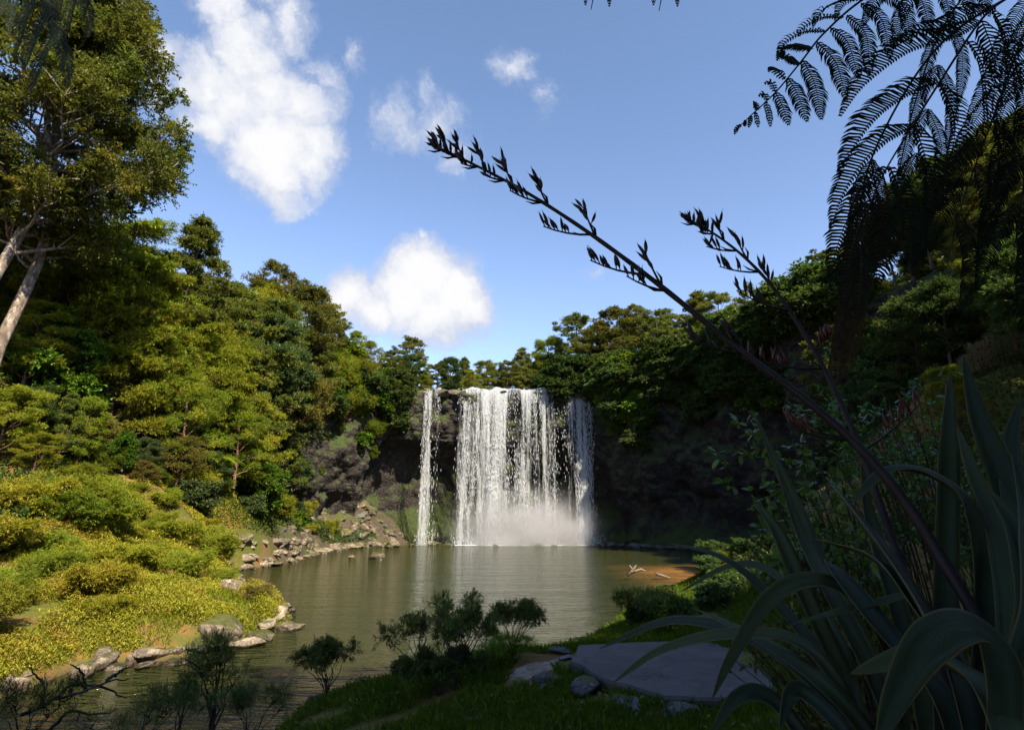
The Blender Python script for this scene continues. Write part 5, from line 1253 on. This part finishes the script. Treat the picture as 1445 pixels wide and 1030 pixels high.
fbase = Vector((2.15, 2.2, 2.3))
flax = empty('flax_plant', fbase); tag(flax, 'large dark flax with long strap leaves and two flower stalks, bottom right', 'flax plant')
LEAF = [  # pixel points with distances, width in metres, side the face turns to
    ([(1290, 1060, 2.2), (1210, 900, 2.3), (1150, 790, 2.5), (1110, 690, 2.7), (1063, 583, 2.9)], .085, (0, -1, .4)),
    ([(1240, 1080, 2.2), (1190, 960, 2.3), (1130, 830, 2.4), (1095, 750, 2.5), (1062, 705, 2.6)], .075, (.2, -1, .5)),
    ([(1230, 1100, 2.2), (1180, 960, 2.3), (1090, 850, 2.5), (1020, 790, 2.6), (945, 766, 2.7)], .07, (.2, -.6, 1)),
    ([(1260, 1150, 2.0), (1170, 990, 2.1), (1060, 905, 2.3), (950, 878, 2.5), (845, 915, 2.6)], .07, (.1, -.5, 1)),
    ([(1250, 1150, 1.9), (1190, 980, 2.0), (1120, 905, 2.1), (1020, 898, 2.2), (930, 920, 2.3), (862, 965, 2.35)], .055, (0, -.5, 1)),
    ([(1290, 1150, 1.9), (1260, 950, 2.0), (1205, 850, 2.0), (1150, 820, 2.0), (1085, 845, 2.0), (1030, 930, 2.0), (1005, 985, 2.0)], .058, (.3, -.7, .6)),
    ([(1330, 1150, 1.7), (1330, 950, 1.8), (1300, 850, 1.85), (1240, 852, 1.9), (1180, 865, 1.9), (1118, 880, 1.9)], .04, (0, -.4, 1)),
    ([(1400, 1150, 1.2), (1410, 980, 1.25), (1390, 905, 1.3), (1350, 890, 1.3), (1300, 920, 1.28), (1262, 985, 1.25), (1235, 1060, 1.2)], .085, (.3, -.6, .7)),
    ([(1350, 1150, 1.5), (1390, 900, 1.7), (1370, 730, 1.8), (1310, 672, 1.85), (1250, 668, 1.9), (1200, 712, 1.9)], .075, (.2, -.6, .8)),
    ([(1330, 1150, 1.6), (1330, 900, 1.9), (1335, 700, 2.1), (1338, 600, 2.2), (1340, 525, 2.3)], .075, (-.2, -1, .1)),
    ([(1420, 1150, 1.5), (1445, 900, 1.7), (1420, 700, 1.9), (1380, 590, 2.0), (1358, 500, 2.1)], .085, (-.5, -1, .1)),
    ([(1400, 1150, 1.4), (1420, 900, 1.6), (1400, 740, 1.8), (1370, 660, 1.9), (1350, 600, 2.0)], .05, (-.5, -1, .1)),
    ([(1390, 1150, 1.3), (1340, 950, 1.5), (1270, 820, 1.8), (1215, 740, 2.0), (1170, 680, 2.2)], .10, (.5, -1, .4)),
    ([(1320, 1200, 1.7), (1300, 1000, 1.9), (1260, 850, 2.1), (1225, 730, 2.3), (1215, 650, 2.4)], .08, (.1, -1, .2)),
    ([(1380, 1200, 1.4), (1330, 1000, 1.6), (1250, 900, 1.8), (1180, 810, 2.0), (1165, 790, 2.1)], .09, (.4, -1, .5)),
    ([(1450, 1200, 1.2), (1440, 1000, 1.4), (1460, 860, 1.5), (1440, 760, 1.6), (1395, 690, 1.7)], .09, (-.4, -1, .3)),
    ([(1300, 1200, 1.8), (1230, 1050, 1.9), (1150, 960, 2.0), (1060, 900, 2.2), (985, 860, 2.4)], .075, (.2, -.8, .8)),
    ([(1280, 1200, 1.7), (1200, 1050, 1.8), (1140, 985, 1.9), (1115, 980, 1.9), (1100, 1030, 1.85)], .06, (.2, -.8, .8)),
    ([(1250, 1200, 1.8), (1160, 1080, 1.9), (1090, 990, 2.0), (1040, 985, 2.0), (1000, 1040, 2.0)], .06, (.2, -.8, .8)),
    ([(1500, 1200, 1.4), (1480, 950, 1.6), (1440, 760, 1.8), (1425, 640, 2.0), (1440, 560, 2.1)], .08, (-.4, -1, .1)),
    ([(1230, 1100, 2.1), (1180, 900, 2.4), (1090, 810, 2.7), (1030, 800, 2.8), (960, 835, 2.9)], .05, (.1, -.6, 1)),
    ([(1380, 1180, 1.4), (1360, 980, 1.5), (1290, 860, 1.7), (1230, 790, 1.9), (1150, 760, 2.1)], .085, (.4, -1, .6)),
    ([(1300, 1150, 1.7), (1230, 960, 2.0), (1170, 840, 2.2), (1130, 760, 2.4), (1090, 640, 2.6)], .08, (.3, -1, .4)),
    ([(1450, 1150, 1.1), (1400, 1000, 1.25), (1350, 950, 1.35), (1290, 930, 1.45), (1200, 950, 1.5)], .09, (.3, -1, .8)),
    ([(1470, 1100, 1.2), (1455, 950, 1.3), (1470, 850, 1.4), (1455, 720, 1.6), (1430, 640, 1.7)], .09, (-.6, -1, .2)),
]
rng = np.random.default_rng(8)
for k, (pts_, w_, wn) in enumerate(LEAF):
    m_ = strap([p_ - np.array(fbase) for p_ in np.array(PX(pts_))], w_, wn, twist=rng.uniform(-.3, .3)); m_.build('leaf', M_FLAX, flax, attname='dens')
for k in range(40):        # body of the fan, roots included
    a_ = rng.uniform(-1.0, 1.0); ln_ = rng.uniform(1.3, 2.3); yy = rng.uniform(-.5, .8); dx = math.sin(a_) * ln_ * .62; b0 = np.array([rng.uniform(-.3, .9), yy, -.3])
    if a_ < -.45: ln_ *= .75
    tip = b0 + [dx, rng.uniform(-.2, .5), ln_ * math.cos(a_) * .85]; mid = b0 + [dx * .35, 0, ln_ * .55 * math.cos(a_)]; P = [b0, mid, tip] if rng.random() < .5 else [b0, mid, tip + [0, 0, .05], tip + [math.copysign(.35, dx), -.05, -.35]]
    strap(P, rng.uniform(.06, .095), (rng.uniform(-.4, .4), -1, .4), twist=rng.uniform(-.5, .5)).build('leaf', M_FLAX, flax, attname='dens')

rngp = np.random.default_rng(77)


def pod(mb, p, d, ln_, w_, mat, bend):
    tq = np.array([0, .18, .45, .75, .93, 1.0]); P = p + d * (tq * ln_)[:, None] + bend * (tq ** 2 * ln_)[:, None]
    tube(mb, P, np.array([.28, .75, 1.0, .8, .35, .06]) * w_, 6, mat)
    for k in range(2):
        e = P[-2] + norm(d + bend + rngp.normal(0, .25, 3)) * ln_ * .28; tube(mb, [P[-2], e], [w_ * .14, w_ * .05], 3, mat, cap=False)


def stalk(pts, r0, r1, clusters, label_side):
    """flower stalk through pts; clusters: (position along 0..1, side, length of the side branch, number of pods, red)"""
    C = catmull([np.array(p_) - np.array(fbase) for p_ in PX(pts)], 16); k = len(C); mb = MB(); T = norm(np.gradient(C, axis=0))
    tube(mb, C, np.linspace(r0, r1, k) * (1 + .05 * np.sin(np.arange(k) * .9)), 9)
    s_ = mb.build('flower_stalk', M_STALK, flax)
    for (q, side, bl, npod, red) in clusters:
        a_ = q * (k - 1); b0 = np.array([np.interp(a_, range(k), C[:, c_]) for c_ in range(3)]); tg = T[int(min(a_, k - 1))]
        acr = norm(np.cross(tg, [0, 1, 0])) ; acr = acr if acr[2] > 0 else -acr                       # up side across the stalk
        bl = bl * 1.75; up = np.array([0, 0, 1.0])
        d = norm(np.array([-.45, rngp.uniform(-.3, .3), 1.0])) if side > 0 else norm(np.array([-1.0, rngp.uniform(-.3, .3), .02]))
        if red and side > 0: d = norm(np.array([.9, 0, .5]))
        tq = np.linspace(0, 1, 5); P = b0 + d * (tq * bl)[:, None] + up * (tq ** 2 * bl * (.25 if side < 0 else .15))[:, None]
        m2 = MB(); tube(m2, P, np.linspace(.0052, .0026, 5) * (r0 / .016 * .6 + .4), 5, 0)
        # papery bract at the joint
        tube(m2, [b0, b0 + norm(tg * .6 + acr * side * .5) * .05, b0 + norm(tg * .9 + acr * side * .5) * .085], [.004, .006, .0008], 4, 0)
        npod = npod + 3
        for j in range(npod):
            w0 = (.42 + .58 * (j + .5) / npod); p_ = np.array([np.interp(w0, tq, P[:, c_]) for c_ in range(3)]); dj = norm(up * .95 + tg * .45 + rngp.normal(0, .30, 3)); st_ = p_ + dj * .014
            tube(m2, [p_, st_], [.002, .003], 4, 0, cap=False); pod(m2, st_, dj, rngp.uniform(.042, .060), rngp.uniform(.0060, .0082), 1, norm(tg + rngp.normal(0, .3, 3)) * .28)
        m2.build('flower_cluster', [M_STALK, M_PODR if red else M_POD], s_)
    # the crowded young tip
    m2 = MB()
    for j in range(12):
        q = 1 - j * .009; a_ = q * (k - 1); b0 = np.array([np.interp(a_, range(k), C[:, c_]) for c_ in range(3)]); tg = T[int(min(a_, k - 1))]; acr = norm(np.cross(tg, [0, 1, 0])); acr = acr if acr[2] > 0 else -acr
        pod(m2, b0, norm(tg * .9 + acr * (1 if j % 2 else -.5) * .8), (.045 + .002 * j), .0075, 0, acr * .3)
    m2.build('flower_cluster', [M_POD], s_)


def qof(pts, u):
    us = [p_[0] for p_ in pts]; n = len(pts) - 1
    for i in range(n):
        if (us[i] - u) * (us[i + 1] - u) <= 0: return (i + (u - us[i]) / (us[i + 1] - us[i])) / n
    return 1.0


s1 = [(1500, 1080, 1.5), (1330, 790, 1.75), (1243, 665, 1.85), (1150, 575, 1.95), (1045, 495, 2.05), (930, 402, 2.15), (830, 328, 2.25), (740, 270, 2.32), (660, 228, 2.38), (612, 205, 2.4)]
stalk(s1, .019, .0042, [(qof(s1, 1200), -1, .11, 4, True), (qof(s1, 1050), -1, .12, 2, False), (qof(s1, 1048), 1, .045, 3, False), (qof(s1, 935), 1, .08, 5, False), (qof(s1, 942), -1, .10, 2, False), (qof(s1, 912), -1, .13, 5, False),
                         (qof(s1, 842), 1, .075, 5, False), (qof(s1, 835), -1, .12, 5, False), (qof(s1, 775), 1, .07, 4, False), (qof(s1, 768), -1, .09, 4, False), (qof(s1, 725), 1, .065, 5, False), (qof(s1, 715), -1, .06, 3, False), (qof(s1, 690), 1, .06, 4, False),
                         (qof(s1, 678), -1, .05, 3, False), (qof(s1, 655), 1, .05, 4, False), (qof(s1, 648), -1, .04, 3, False), (qof(s1, 635), 1, .04, 4, False), (qof(s1, 628), -1, .03, 3, False), (qof(s1, 620), 1, .03, 3, False)], 0)
s2 = [(1420, 1150, 1.5), (1330, 950, 1.75), (1262, 770, 2.0), (1213, 630, 2.15), (1160, 515, 2.3), (1105, 425, 2.4), (1060, 372, 2.5), (1015, 335, 2.55), (970, 308, 2.6)]
stalk(s2, .0165, .0040, [(qof(s2, 1216), 1, .17, 5, True), (qof(s2, 1163), -1, .17, 5, True), (qof(s2, 1150), 1, .05, 3, True), (qof(s2, 1115), -1, .15, 5, False), (qof(s2, 1097), 1, .07, 5, False), (qof(s2, 1072), -1, .10, 4, False), (qof(s2, 1055), 1, .06, 4, False),
                         (qof(s2, 1040), -1, .08, 4, False), (qof(s2, 1022), 1, .04, 3, False), (qof(s2, 1008), -1, .04, 3, False), (qof(s2, 998), 1, .03, 4, False), (qof(s2, 985), -1, .03, 3, False)], 0)

# ------------------------------------------------------------------ shrub with oval leaves behind the flax
def oval_shrub(seed, cpx, Yd, wpx, hpx, nst, label, leafm, L=.055, zb=2.2):
    rng = np.random.default_rng(seed); q = at(cpx[0], cpx[1], Yd); root = empty('shrub', (q.x + .3, Yd, zb)); tag(root, label, 'shrub'); tb = MB(); cb = MB(); k_ = Yd / F
    for i in range(nst):
        u = cpx[0] + rng.uniform(-1, 1) * wpx / 2; v = cpx[1] + rng.uniform(-1, 1) * hpx / 2; e = np.array(at(u, v, Yd + rng.uniform(-.5, .6))) - np.array(root.location)
        b = np.array([rng.uniform(-.2, .2), rng.uniform(-.2, .2), -.2]); P = catmull([b, b * .4 + e * .55 + [.15, 0, .1], e], 8); tube(tb, P, np.linspace(.011, .003, len(P)), 4, cap=False)
        for j in range(4):
            tj = rng.integers(len(P) // 2, len(P)); b0 = P[tj]; dr = rand_dir(rng, 1)[0] + [0, -.1, .35]; dr /= np.linalg.norm(dr); l2 = rng.uniform(.10, .28); Q = b0 + dr * (np.linspace(0, 1, 4) * l2)[:, None]; tube(tb, Q, np.linspace(.004, .002, 4), 3, cap=False)
            n = 9; w_ = rng.uniform(.1, 1, n); pp = b0 + dr * (w_ * l2)[:, None]; dd = dr * .5 + rand_dir(rng, n) * .9; leaves(cb, pp, dd, rand_dir(rng, n) * .6 + [0, -.3, 1], L * rng.uniform(.7, 1.3, n), L * .55 * rng.uniform(.8, 1.2, n), 0, 'oval')
    tb.build('stem', M_TWIG, root); cb.build('foliage', leafm, root)


M_OVAL = foliage('oval_shrub_leaves', (.04, .085, .016), (.07, .135, .022), (.12, .20, .03), spec=.5, rough=.35, clump=2.0)
oval_shrub(1, (1120, 690), 5.2, 190, 230, 44, 'leafy shrub with oval green leaves behind the flax, left part', M_OVAL, .085, zb=2.0)
oval_shrub(2, (1230, 590), 5.8, 170, 170, 44, 'leafy shrub with oval leaves behind the flower stalks, higher and farther right', M_OVAL, .07, zb=2.3)
oval_shrub(3, (1330, 640), 6.5, 200, 160, 44, 'dark leafy shrub behind the upright flax leaves at the right', M_OVAL, .07, zb=2.5)
oval_shrub(4, (1150, 860), 5.0, 260, 180, 44, 'low leafy shrub in deep shade below the flax leaves', M_SHADEF, .06, zb=1.7)

# ------------------------------------------------------------------ labels that tell the members of a group apart, by the nearest thing one can find
LAND = [(410, 400, 'highest conifer on the left skyline'), (445, 630, 'round yellow-green tree'), (528, 665, 'fresh green tree by the hollow'), (330, 690, 'flat-topped brownish tree'), (300, 640, 'lime tree fern'),
        (602, 640, 'thin left waterfall'), (720, 545, 'broad waterfall'), (820, 640, 'narrow right waterfall'), (298, 880, 'large angular boulder'), (402, 878, 'outermost tan boulder'), (320, 815, 'pale broken outcrop'),
        (530, 782, 'lone boulder in the pool'), (582, 500, 'umbrella-shaped tree'), (235, 620, 'glossy green tree'), (60, 640, 'tea tree at the left edge'), (30, 400, 'pale trunks'), (255, 530, 'rust-brown dying tree'),
        (245, 925, 'two stacked stones'), (8, 965, 'slab-sided boulder'), (872, 460, 'shelved sunlit conifer'), (1010, 430, 'tall bare-stemmed conifer'), (1200, 400, 'hanging dead frond'), (1325, 530, 'yellow-tipped glowing tree'),
        (1390, 280, 'olive tree at the right edge'), (665, 530, 'round tree behind the falls'), (772, 490, 'lone light green skyline tree'), (505, 480, 'light green skyline tree'), (400, 700, 'grey-green shrub-like tree'),
        (200, 350, 'lime-green feathery tree'), (285, 330, 'tufted leaning tree'), (130, 590, 'upright bright tea tree'), (940, 520, 'pale olive tree on the cliff brow'), (220, 680, 'bright tree behind the bank'), (181, 930, 'small upright stone'),
        (1165, 370, 'dark conifer beside the dead frond'), (1065, 420, 'sunlit tree behind the flower stalk')]
bpy.context.view_layer.update()
groups = {}
for o_ in COL.objects:
    if o_.parent is None and o_.get('group') and o_.get('category'): groups.setdefault(o_['label'], []).append(o_)


def pix(o_):
    h_ = 0.0
    if o_.type == 'EMPTY':
        for c_ in o_.children:
            if c_.type == 'MESH': h_ = max(h_, max(b_[2] for b_ in c_.bound_box))
        h_ *= o_.scale[2] * .72
    x_, y_, z_ = o_.location[0], o_.location[1], o_.location[2] + h_ - CAMZ
    f_ = y_ * math.cos(PITCH) + z_ * math.sin(PITCH)
    if f_ < 1: return None
    return 722.5 + F * x_ / f_, 515 - F * (z_ * math.cos(PITCH) - y_ * math.sin(PITCH)) / f_


USED = set()
ADJ = {'boulder': 'stone', 'bush': 'bush', 'tree': 'tree'}
for lab, mem in groups.items():
    if len(mem) < 2: continue
    head = lab
    for cut in (' packed', ' on the', ' in the', ' standing', ' along', ' among', ' clinging', ' hanging'):
        if cut in head: head = head.split(cut)[0]
    cand = []
    for o_ in mem:
        p_ = pix(o_)
        if p_ is None or not (0 < p_[0] < 1445 and -20 < p_[1] < 1030): continue
        for (u, v, nm) in LAND:
            dx, dy = p_[0] - u, p_[1] - v; dd = math.hypot(dx, dy)
            if dd > 320 or dd < 6: continue
            rel = ('right of' if dx > 0 else 'left of') if abs(dx) > 1.6 * abs(dy) else ('below' if dy > 0 else 'above') if abs(dy) > 1.6 * abs(dx) else (('lower' if dy > 0 else 'upper') + (' right of' if dx > 0 else ' left of'))
            cand.append((dd, o_.name, rel, nm))
    cand.sort(); done = set()
    for dd, on, rel, nm in cand:
        if on in done: continue
        for rank in ('', 'second ', 'third ', 'fourth ', 'fifth ', 'sixth '):
            txt = f'{head} {rank}closest {rel} the {nm}'
            if txt not in USED and len(txt.split()) <= 16: USED.add(txt); done.add(on); bpy.data.objects[on]['label'] = txt; break

for key, v_ in PROTO.items():          # nothing unused is left standing at the origin
    if not v_[2]:
        for c_ in list(v_[0].children): bpy.data.objects.remove(c_)
        bpy.data.objects.remove(v_[0])
